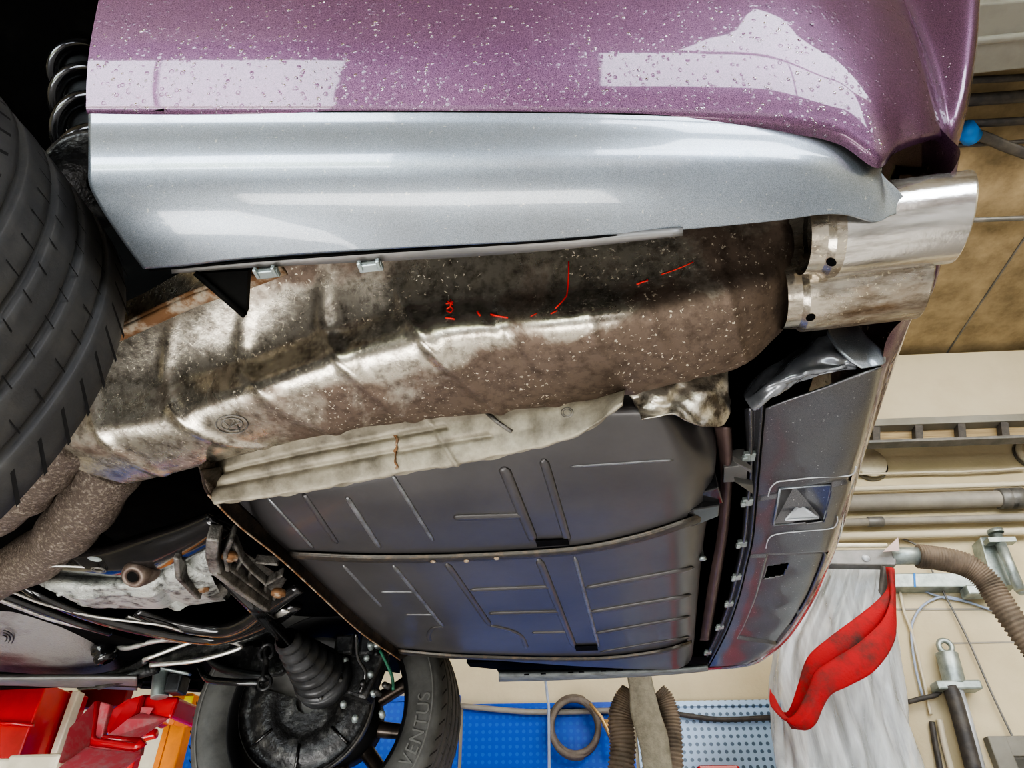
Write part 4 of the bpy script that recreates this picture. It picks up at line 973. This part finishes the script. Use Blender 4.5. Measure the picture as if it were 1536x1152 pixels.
# ceiling items at the upper right
def cz(L, z): return [PZ(a, b2, z) for a, b2 in L]
a_ = PZ(1400,40,CEIL-.25); 
mb = MB(); z_ = CEIL-.2
q = [PZ(1400,12,z_), PZ(1640,-8,z_), PZ(1640,92,z_), PZ(1400,118,z_)]; mb.prism(q, (0,0,.15)); mb.tube([(q[0]+q[3])/2, (q[1]+q[2])/2], .02, 8)
tag(mb.build('ceiling_duct', M['duct'], bevel=.01), 'wide grey duct under the ceiling behind the purple bumper', 'duct')
for i, (ya, yb, w, lb_) in enumerate(((124,116,.018,'black cable tray rail just below the grey ceiling duct'),(155,144,.032,'brown cable rail, second below the grey ceiling duct'),(190,181,.022,'black rail beside the blue tape on the ceiling'),(222,212,.012,'thin dark line below the blue tape on the ceiling'),(333,327,.016,'lone grey rail across the ceiling level with the tailpipes'))):
    mb = MB(); mb.tube([PZ(1380,ya,CEIL-.06), PZ(1640,yb-(ya-yb)*.6,CEIL-.06)], w, 10, flat=.8); tag(mb.build('ceiling_rail', M['cable'] if i != 4 else M['dark_steel']), lb_, 'rail')
mb = MB(); mb.tube(smooth(cz([(1452,198),(1480,207),(1510,220),(1560,238)], CEIL-.1), 12), .03, 10, flat=.4); tag(mb.build('ceiling_cable', M['cable']), 'dark flat cable slanting across the ceiling from the blue tape', 'cable')
mb = MB(); mb.tube(cz([(1448,193),(1458,206)], CEIL-.12), .05, 10); tag(mb.build('blue_tape', M['blue']), 'small blue wrap of tape on the ceiling rail by the bumper', 'tape')
# --- wall structures right
# hanging bracket + flexible duct
YB = 3.2
ha = PY(1215,836,YB); hb = PY(1345,833,YB)
br = item('hanger_arm', ha, 'grey steel arm with round bolt heads that carries the flexible hose', 'arm')
mb = MB(); mb.prism([PY(1205,825,YB),PY(1345,823,YB),PY(1345,848,YB),PY(1205,846,YB)], (0,.06,0)); chd('arm_plate', mb, M['dark_steel'], br, bevel=.006)
mb = MB(); mb.tube([PY(1225,818,YB), PY(1330,818,YB)], .012, 8); chd('cream_edge', mb, M['cream'], br)
for px in (1240,1299):
    mb = MB(); mb.lathe([(-.012,.0001),(-.01,.012),(0,.018)], PY(px,837,YB-.003), (0,1,0), 16); chd('bolt_head', mb, M['chrome_line'], br)
mb = MB(); mb.tube([PY(1335,834,YB+.03), PY(1382,834,YB+.03)], .04, 24); chd('spigot', mb, M['zinc'], br)
mb = MB(); P = smooth([PY(*q, YB+.03) for q in ((1376,834),(1410,838),(1450,848),(1480,872),(1505,910),(1545,965),(1580,1010))], 200)
mb.tube(P, [.052+.005*math.sin(i*1.6) for i in range(200)], 20)
tag(mb.build('flexible_hose', M['hose']), 'thick brown ribbed flexible hose drooping along the wall at right', 'hose')
mb = MB(); mb.add([PY(1324,828,YB-.05), PY(1347,806,YB-.05), PY(1349,826,YB-.05)], [(0,1,2)], 0, False); tag(mb.build('pink_rag', mat('faded_pink_cloth', (.5,.38,.36), .8), solid=.004), 'small faded pink rag tucked on top of the hose arm', 'rag')
# teal-grey wall bracket
wb = item('wall_bracket', PY(1500,840,WALL), 'grey-green steel wall bracket with a long horizontal bar behind the hose', 'bracket')
mb = MB(); mb.prism([PY(1335,860,WALL-.1),PY(1475,858,WALL-.1),PY(1480,880,WALL-.1),PY(1335,881,WALL-.1)], (0,.1,0)); chd('bar', mb, M['zinc'], wb, bevel=.006)
mb = MB(); mb.prism([PY(1370,860,WALL-.102),PY(1373,860,WALL-.102),PY(1374,881,WALL-.102),PY(1371,881,WALL-.102)], (0,-.002,0)); chd('blue_mark', mb, M['blue'], wb)
mb = MB(); mb.prism([PY(1470,806,WALL-.12),PY(1500,802,WALL-.12),PY(1528,878,WALL-.12),PY(1490,878,WALL-.12)], (0,.12,0)); chd('plate', mb, M['zinc'], wb, bevel=.006)
mb = MB(); mb.tube([PY(1495,802,WALL-.18),PY(1530,885,WALL-.18)], .03, 12); mb.box(PY(1500,812,WALL-.18), (.16,.06,.03)); mb.lathe([(0,.045),(.02,.045),(.02,.0001)], PY(1494,800,WALL-.18), (0,0,1), 16); chd('pivot_post', mb, M['zinc'], wb)
mb = MB(); mb.box(PY(1468,888,WALL-.1), (.17,.1,.06)); chd('foot', mb, M['zinc'], wb, bevel=.01)
mb = MB(); mb.lathe([(-.03,.0001),(-.03,.03),(0,.03)], PY(1530,886,WALL-.1), (0,1,0), 12); chd('bolt', mb, M['zinc'], wb)
# wires and joints on the wall
def wire(name, L, r, m_, label, y=WALL-.02, n=40, cat='wire'):
    mb = MB(); mb.tube(smooth([PY(a, b2, y) for a, b2 in L], n), r, 8); return tag(mb.build(name, m_), label, cat)
wire('wall_wire', [(1373,880),(1397,891),(1418,897),(1450,903),(1492,917)], .006, M['cable_blue'], 'thin blue-grey wire sagging from the bracket bar to the right')
wire('wall_wire', [(1492,917),(1440,899),(1410,896),(1385,908),(1370,930),(1367,955),(1373,1000),(1384,1045)], .007, M['cable_blue'], 'blue-grey wire looping over and down the wall beside the wrapped goods')
wire('vertical_cable', [(1350,888),(1357,920),(1368,950),(1385,1020),(1396,1072)], .009, M['cable_light'], 'cream cable running down the wall from the bracket', cat='cable')
wire('vertical_cable', [(1398,1083),(1402,1110),(1408,1140),(1412,1170)], .016, M['cable'], 'short black cable at the bottom of the cream cable', cat='cable')
wire('vertical_cable', [(1409,1080),(1416,1115),(1425,1150),(1430,1175)], .018, M['cable_light'], 'cream conduit beside the short black cable', cat='cable')
wire('draw_wire', [(1345,805),(1375,818),(1391,843),(1416,890),(1450,955),(1490,1045),(1536,1140),(1545,1160)], .006, M['dark_steel'], 'thin straight wire slanting down the whole cream wall', y=WALL-.03)
strip('trim_2', [PY(1345,914,WALL-.002), PY(1495,914,WALL-.002)+Vector((0,0,0))], .004, .012, M['pipe'])
pj = PY(1425,965,WALL-.002); strip('trim_3', [pj, Vector((6, pj.y, pj.z))], .004, .010, M['pipe'])
wire('supply_hose', [(1362,1053),(1385,1047),(1402,1043),(1410,1037)], .013, M['cable'], 'short black hose from the wrapped goods to the wall pipe', y=WALL-.06, cat='hose')
# pneumatic cylinder/pipe
cy = item('wall_cylinder', PY(1420,975,WALL-.08), 'galvanised wall cylinder with eyelet and clamp, dark hose running down from it', 'cylinder')
mb = MB(); mb.tube([PY(1420,980,WALL-.08),PY(1432,1026,WALL-.08)], .058, 20); chd('barrel', mb, M['zinc'], cy, bevel=.004)
mb = MB(); c0 = PY(1418,970,WALL-.08); mb.tube([c0+Vector((math.cos(a)*.035,0,math.sin(a)*.035)) for a in [2*PI*i/20 for i in range(20)]], .016, 8, closed=True); chd('eyelet', mb, M['zinc'], cy)
mb = MB(); mb.box(PY(1434,1030,WALL-.08), (.24,.10,.05)); chd('clamp', mb, M['zinc'], cy, bevel=.01)
mb = MB(); mb.tube([PY(1437,1036,WALL-.09),PY(1452,1085,WALL-.09),PY(1474,1170,WALL-.09)], .028, 12); chd('chrome_rod', mb, M['chrome_line'], cy)
mb = MB(); mb.tube(smooth([PY(1424,1030,WALL-.1),PY(1432,1050,WALL-.1),PY(1446,1100,WALL-.1),PY(1462,1160,WALL-.1)], 20), .04, 12); chd('dark_hose', mb, M['cable'], cy)
# window frame lower right
q = PY(1473,1107,WALL)
mb = MB(); x0, zt = q.x, q.z
mb.box((x0+.8, WALL-.03, zt-.05), (1.6,.06,.10)); mb.box((x0+.05, WALL-.031, zt-.6), (.10,.06,1.2)); mb.box((x0+.8, WALL-.02, zt-.15), (1.4,.03,.10)); mb.box((x0+.15,WALL-.02,zt-.6),(.10,.03,1.1))
struct(mb.build('window_3', M['beam'], bevel=.008))
mb = MB(); mb.box((x0+.9, WALL-.02, zt-.75), (1.4,.02,1.1)); wd = mb.build('noticeboard', M['wood']); tag(wd, 'pale wooden board inside the grey frame at the lower right', 'board')
# --- peg boards on the back wall
def board(name, xa, xb, zt, m_, label, y=WALL-.02, group=None):
    e = item(name, ((xa+xb)/2, y, zt-1.5), label, 'pegboard', group)
    mb = MB(); mb.box(((xa+xb)/2, y, zt-1.1), (xb-xa, .02, 2.2)); o = mb.build('perforated_sheet', m_); o.parent = e; o.matrix_parent_inverse = Matrix.Translation(-e.location)
    mb = MB(); mb.box(((xa+xb)/2, y-.008, zt), (xb-xa, .03, .03)); chd('top_edge', mb, m_, e)
    return e
zt = PY(780,1060,WALL-.03).z
xl = PY(694,1100,WALL-.02).x; xm = PY(912,1100,WALL-.02).x; xm2 = PY(1022,1100,WALL-.02).x; xr = PY(1240,1100,WALL-.02).x
board('pegboard', xl, xm+.14, zt, M['peg_blue'], 'bright blue perforated panel behind the coiled cable')
board('pegboard', xm+.16, xr, zt, M['peg_light'], 'light blue perforated panel between the hanging hoses and the wrapped goods')
board('pegboard', PY(225,1100,WALL-.02).x, xl-.02, zt+.05, M['peg_blue'], 'bright blue perforated panel behind the far wheel and the orange post')
board('pegboard', PY(60,1100,WALL-.02).x-.8, PY(200,1100,WALL-.02).x, zt-.05, M['peg_blue'], 'bright blue perforated panel seen through the red lift at left')
mb = MB(); mb.tube(smooth([PY(690,1059,WALL-.06),PY(800,1068,WALL-.06),PY(915,1066,WALL-.06)], 20), .016, 8); tag(mb.build('wall_hose', M['pipe']), 'pale brown hose lying along the top of the blue panel', 'hose')
mb = MB(); mb.tube(smooth([PY(1015,1071,WALL-.06),PY(1080,1079,WALL-.06),PY(1165,1076,WALL-.06)], 20), .014, 8); tag(mb.build('wall_hose', M['cable']), 'dark hose sagging across the light blue panel', 'hose')
# clear line hanging
mb = MB(); mb.tube([PY(818,1018,3.2),PY(823,1060,3.2),PY(824,1170,3.2)], .006, 8); tag(mb.build('hanging_line', M['cable_blue']), 'thin pale line hanging straight down in front of the blue panel', 'line')
# coiled cable on the blue panel
mb = MB(); c0 = PY(865,1095,WALL-.12)
P = []
for i in range(200):
    a = i/199*2*PI*3.6+1.2; rr = .128+.020*math.sin(i*.115+.5); P.append(c0+Vector((math.cos(a)*rr*1.0, .02*math.sin(i*.07), math.sin(a)*rr*1.12+.01*math.cos(i*.05))))
mb.tube(P, .017, 10); e = mb.build('cable_coil', mat('dusty_brown_cable', (.14,.115,.10), .6, 0, (.2,.17,.14), 20)); tag(e, 'brown cable coiled into a ring on the blue panel', 'cable')
mb = MB(); c1 = PY(912,1085,WALL-.22)
for s in (-1, 1):
    mb.tube([c1+Vector((s*.07-.02,0,.10)), c1+Vector((s*.035,0,.03)), c1+Vector((s*.012+.01,0,-.04)), c1+Vector((.045+s*.016,0,-.13))], [.014,.022,.024,.016], 10, flat=.5)
mb.tube([c1+Vector((-.03,0,-.0)), c1+Vector((.04,0,-.0))], .02, 8)
tag(mb.build('jump_lead_clamp', M['brass']), 'brass crocodile clamp hanging beside the coiled cable', 'clamp')
# webbing strap with hoses
sy = 3.0
cc = [[PY(a, y_, sy) for a in (x0_, (x0_+x1_)/2, x1_)] for x0_, x1_, y_ in ((940,975,985),(941,976,1012),(945,982,1040),(946,990,1070),(955,1000,1100),(962,1005,1130),(966,1010,1165))]
for c in cc: c[1] = c[1]+Vector((0,-.015,0))
tag(loft(cc, 60, 12).build('webbing_strap', M['grey_web'], solid=.012), 'wide dusty grey strap hanging from above in front of two ribbed hoses', 'strap')
mb = MB(); P = smooth([PY(*q, sy+.12) for q in ((948,1042),(938,1055),(931,1080),(934,1120),(930,1170))], 120); mb.tube(P, [.050+.004*math.sin(i*1.5) for i in range(120)], 18); tag(mb.build('ribbed_hose', M['hose']), 'brown ribbed hose on the left of the hanging grey strap', 'hose')
mb = MB(); P = smooth([PY(*q, sy+.10) for q in ((985,1040),(996,1052),(1004,1080),(1007,1120),(1009,1170))], 120); mb.tube(P, [.042+.004*math.sin(i*1.5) for i in range(120)], 18); tag(mb.build('ribbed_hose', M['hose']), 'brown ribbed hose on the right of the hanging grey strap', 'hose')
# red sling hanging from the hanger arm
def ribbon(L, w, y, name, m_, par=None):
    c = []
    for (a, b2, dx, dy, yo) in L:
        c.append([PY(a-dx, b2-dy, y+yo), PY(a, b2, y+yo-.012), PY(a+dx, b2+dy, y+yo)])
    return loft(c, 90, 12)
sl_ = item('red_sling', PY(1332,850,3.0), 'worn red lifting sling looped from the hose arm down to the wrapped goods', 'sling')
a = ribbon([(1334,852,4,1,.1),(1336,885,4,5,.08),(1325,912,10,10,.05),(1295,945,14,16,.02),(1255,975,14,16,0),(1225,1000,13,14,0),(1212,1035,14,10,.02),(1206,1065,18,10,.02),(1195,1080,14,12,.03),(1180,1080,8,12,.06)], 0, 2.9, '', None)
o = chd('front_band', a, M['red_cloth'], sl_, solid=.012)
a = ribbon([(1336,852,4,1,.12),(1339,900,3,8,.10),(1332,945,8,16,.02),(1300,985,12,20,-.03),(1260,1010,14,18,-.04),(1235,1025,12,16,-.04),(1222,1050,12,10,-.03),(1208,1078,14,8,-.02),(1190,1085,14,8,0),(1168,1068,12,10,.02),(1160,1045,5,12,.04)], 0, 2.85, '', None)
o = chd('back_band', a, M['red_cloth'], sl_, solid=.012)
a = ribbon([(1327,850,5,1,.14),(1326,875,6,4,.14),(1322,895,4,8,.13)], 0, 2.9, '', None); chd('black_end', a, M['cable'], sl_, solid=.01)
# --- wrapped stack of goods
wx = 3.35
st = item('wrapped_goods', PY(1250,1150,wx+.2), 'tall grey goods wrapped in wrinkled clear stretch film behind the red sling', 'wrapped goods')
mb = MB()
for (xa_, xb_, ya_, yb_, m_i) in ((1195,1250,905,1200,1),(1245,1330,850,1200,0),(1205,1345,1000,1200,0)):
    mb.prism([PY(xa_,ya_,wx+.15),PY(xb_,ya_,wx+.15),PY(xb_+(yb_-ya_)*.12,yb_,wx+.15),PY(xa_+(yb_-ya_)*.05,yb_,wx+.15)], (0,.35,0), m_i)
mb.box((PY(1270,1150,wx+.3).x, wx+.35, (FLOOR+PY(1270,1190,wx+.15).z)/2), (.45,.35,PY(1270,1190,wx+.15).z-FLOOR))
chd('grey_load', mb, [mat('grey_panel_goods', (.34,.37,.38), .5, 0, (.48,.50,.50), 5), mat('brown_carton', (.20,.15,.11), .7, 0, (.42,.33,.22), 12)], st)
cc = []
for i, (t) in enumerate([k/6 for k in range(7)]):
    y_ = 846+t*(1185-846)
    xl_ = (1222,1196,1168,1160,1163,1168,1172)[i]; xr_ = (1332,1334,1342,1348,1358,1372,1382)[i]
    cc.append([PY(xl_, y_, wx+.3), PY(xl_+6, y_, wx+.08), PY(xl_*.7+xr_*.3, y_, wx), PY(xl_*.35+xr_*.65, y_, wx-.02), PY(xr_-6, y_, wx+.05), PY(xr_, y_, wx+.3)])
def fd(u, v, p): return .014*math.sin(v*48+3*math.sin(u*4))+.012*math.sin(v*19+u*5)+.003*math.sin(v*110+u*9)
chd('stretch_film', loft(cc, 120, 240, fd), M['film'], st)
# red roll cabinet below the light blue panel (its top just in frame)
def cabinet(name, x0, x1, y0, y1, zt_, label, m_='red_paint'):
    e = item(name, ((x0+x1)/2, (y0+y1)/2, FLOOR), label, 'cabinet'); mb = MB(); mb.box(((x0+x1)/2,(y0+y1)/2,(FLOOR+zt_)/2), (x1-x0,y1-y0,zt_-FLOOR)); chd('carcass', mb, M[m_], e, bevel=.015)
    n = 5
    for k in range(n):
        mb = MB(); zc = FLOOR+.15+(zt_-FLOOR-.2)*(k+.5)/n; mb.box(((x0+x1)/2, y0-.01, zc), (x1-x0-.06,.02,(zt_-FLOOR-.2)/n-.02)); d_ = chd('drawer', mb, M[m_], e, bevel=.006)
        mb = MB(); mb.box(((x0+x1)/2, y0-.03, zc+.04), (x1-x0-.15,.02,.015)); h = chd('handle', mb, M['zinc'], e, bevel=.004); h.parent = d_; h.matrix_parent_inverse = Matrix.Translation(-e.location)
        h.matrix_parent_inverse = Matrix()
    return e
qz = PY(1085,1147,3.9)
cabinet('tool_cabinet', PY(1045,1147,3.9).x, PY(1110,1147,3.9).x, 3.9, WALL-.05, qz.z, 'red tool cabinet whose top edge shows below the light blue panel')
# --- LIFT at lower left
room_frame(AL, 0)
la = item('car_lift', PY(60,1150,2.35), 'red lift with stepped swing arm and pad under the car sill, orange post beside it', 'lift')
YL = 1.98
def LP(L, y): return [PY(a, b2, y) for a, b2 in L]
def cz_(name, mb, m_, **k): return chd(name, mb, m_, la, **k)
# pad arm (box pressed between pixels), built as real slabs
def slabp(L, y, t, name, m_, bev=.006):
    mb = MB(); mb.prism(LP(L, y), (0, t, 0)); return cz_(name, mb, m_, bevel=bev)
slabp([(215,1041),(268,1045),(256,1077),(208,1070),(196,1078),(190,1052)], YL-.04, .16, 'arm_head', M['red_paint'], .008)
mb = MB(); mb.prism([PY(157,1070,YL-.10),PY(190,1048,YL-.08),PY(215,1041,YL-.06),PY(206,1070,YL-.06),PY(192,1080,YL-.08),PY(160,1104,YL-.10)], (.0,.02,0)); cz_('inner_arm_side', mb, M['red_paint'], bevel=.006)
mb = MB(); mb.prism([PY(160,1103,YL-.10),PY(192,1079,YL-.08),PY(208,1070,YL-.06),PY(252,1078,YL-.04),PY(205,1110,YL-.10),PY(170,1107,YL-.1)], (0,.02,.01)); cz_('inner_arm_underside', mb, M['red_dusty'], bevel=.004)
mb = MB(); mb.tube([PY(146,1054,YL-.12),PY(137,1105,YL-.12),PY(142,1114,YL-.12),PY(205,1122,YL-.12),PY(216,1112,YL-.12)], .012, 10); mb.tube([PY(156,1055,YL-.10),PY(150,1100,YL-.10),PY(155,1108,YL-.10),PY(212,1113,YL-.10)], .010, 10); cz_('arm_mouth_rim', mb, M['red_paint'])
mb = MB(); mb.prism([PY(143,1050,YL-.13),PY(165,1056,YL-.11),PY(152,1110,YL-.11),PY(212,1118,YL-.11),PY(210,1132,YL-.13),PY(126,1122,YL-.13)], (0,.02,0)); cz_('arm_mouth', mb, M['red_dusty'], bevel=.004)
mb = MB(); mb.prism([PY(143,1050,YL-.13),PY(136,1112,YL-.13),PY(86,1145,YL-.22),PY(103,1092,YL-.20)], (.0,.02,0)); cz_('outer_arm_side', mb, M['red_dusty'], bevel=.004)
mb = MB(); mb.prism([PY(126,1120,YL-.14),PY(210,1130,YL-.14),PY(150,1175,YL-.24),PY(70,1165,YL-.24)], (0,.02,.0)); cz_('outer_arm_underside', mb, M['red_dusty'], bevel=.004)
# screw and pad
mb = MB(); a_, b_2 = PY(243,1004,YL-.08), PY(239,1046,YL-.08)
mb.tube([a_*(1-t)+b_2*t for t in [i/60 for i in range(61)]], [.022+.0015*(i % 2) for i in range(61)], 20); cz_('lifting_screw', mb, M['zinc'])
mb = MB(); mb.tube([PY(206,1002,YL-.1), PY(240,1002,YL-.1), PY(284,1011,YL-.1)], .012, 10, flat=.4); mb.lathe([(0,.0001),(0,.034),(.010,.034),(.010,.0001)], PY(243,1005,YL-.08), (0,0,1), 24); cz_('lifting_pad', mb, M['zinc'])
mb = MB(); mb.box(PY(266,1027,YL-.07), (.045,.05,.05)); cz_('rubber_block', mb, M['boot'], bevel=.006)
slabp([(196,1058),(230,1062),(224,1072),(205,1070)], YL-.05, .002, 'worn_patch', M['red_dusty'], 0)
# column panels behind
YC = 2.5
def vpanel(x0t, x1t, yt, name, m_, y=YC, th=.04, zb=FLOOR, bev=.005):
    p0 = PY(x0t, yt, y); p1 = PY(x1t, yt, y); mb = MB(); mb.box(((p0.x+p1.x)/2, y+th/2, (p0.z+zb)/2), (p1.x-p0.x, th, p0.z-zb)); return cz_(name, mb, m_, bevel=bev)
vpanel(-60, 68, 1030, 'column_panel', M['red_paint'], 2.3, .2, PY(0,1142,2.3).z)
mb = MB(); mb.tube([PY(-30,1082,2.29),PY(50,1088,2.29)], .006, 8); cz_('panel_crease', mb, M['red_paint'])
vpanel(82, 108, 1036, 'red_post', M['red_paint'], 2.45, .10); vpanel(108,118,1036,'cream_post', M['cream'], 2.42, .04)
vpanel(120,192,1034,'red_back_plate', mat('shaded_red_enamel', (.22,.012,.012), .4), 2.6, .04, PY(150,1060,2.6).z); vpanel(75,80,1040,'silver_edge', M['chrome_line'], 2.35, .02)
vpanel(268, 290, 1040, 'orange_post', M['orange'], 2.35, .05); vpanel(258,267,1042,'orange_flange', M['orange'], 2.37, .05); vpanel(230,257,1062,'cream_column', M['cream'], 2.45, .05)
mb = MB(); mb.box(PY(281,1056,2.345), (.03,.004,.05)); cz_('yellow_sticker', mb, M['yellow'])
mb = MB(); mb.box(PY(60,1150,2.2), (.18,.08,.06)); mb.box(PY(15,1156,2.2), (.12,.08,.06)); cz_('cream_cover', mb, M['cream'], bevel=.01)
mb = MB(); mb.tube([PY(150,1120,2.05),PY(235,1100,2.05)], .015, 8); mb.box(PY(195,1140,2.1), (.05,.03,.10)); cz_('locking_gear', mb, M['red_paint'], bevel=.004)

# ================================================================== LIGHT
w = bpy.data.worlds.new('world'); bpy.context.scene.world = w; w.use_nodes = True; nt = w.node_tree
bg = nt.nodes['Background']; bg.inputs[0].default_value = (.86,.92,1,1); bg.inputs[1].default_value = 9.0
def area(name, loc, rot, sx, sy_, p, c=(1,1,1)):
    l = bpy.data.lights.new(name, 'AREA'); l.shape = 'RECTANGLE'; l.size = sx; l.size_y = sy_; l.energy = p; l.color = c
    o = bpy.data.objects.new(name, l); C.objects.link(o); o.location = loc; o.rotation_euler = rot; return o
area('low_daylight_fill', (-.2,-4.5,-.2), (PI/2+.12, 0, 0), 6, 1.6, 35, (1,.97,.93))  # added fill standing in for low daylight, puts highlights on the muffler
area('underside_fill', (-.15,-.55,-1.35), (PI*.92, 0, 0), 1.6, .6, 17, (1,.96,.9))  # added unseen fill below the camera, brightens muffler shoulder and underside
area('floor_bounce', (0,1.4,-1.3), (PI, 0, 0), 3.0, 3.0, 14, (1,.96,.9))
GR = {'pegboard': 'perforated panels on the back wall', 'ribbed_hose': 'ribbed hoses beside the hanging strap', 'ceiling_rail': 'rails under the ceiling', 'vent_cover': 'round vents on the wall', 'vertical_cable': 'cables running down the wall',
      'wall_wire': 'thin wires on the wall', 'wall_hose': 'hoses along the perforated panels', 'drain_pipe': 'horizontal pipes on the wall', 'water_pipe': 'horizontal pipes on the wall', 'conduit_pipe': 'horizontal pipes on the wall', 'ledge_pipe': 'horizontal pipes on the wall'}
for o in bpy.data.objects:
    if o.parent is None and 'category' in o and o.name.split('.')[0] in GR: o['group'] = GR[o.name.split('.')[0]]
area('wall_wash', (2.5,2.0,2.6), (PI*.30, 0, 0), 5, 1.0, 60, (1,.95,.86))
area('left_wash', (-1.5,.5,-1.1), (PI*.78, 0, -.1), 1.4, .8, 22, (1,.98,.96))  # added fill with no fixture, brightens far wheel and chassis
sc = bpy.context.scene
sc.view_settings.view_transform = 'AgX'; sc.view_settings.look = 'AgX - High Contrast'; sc.view_settings.exposure = 0.35
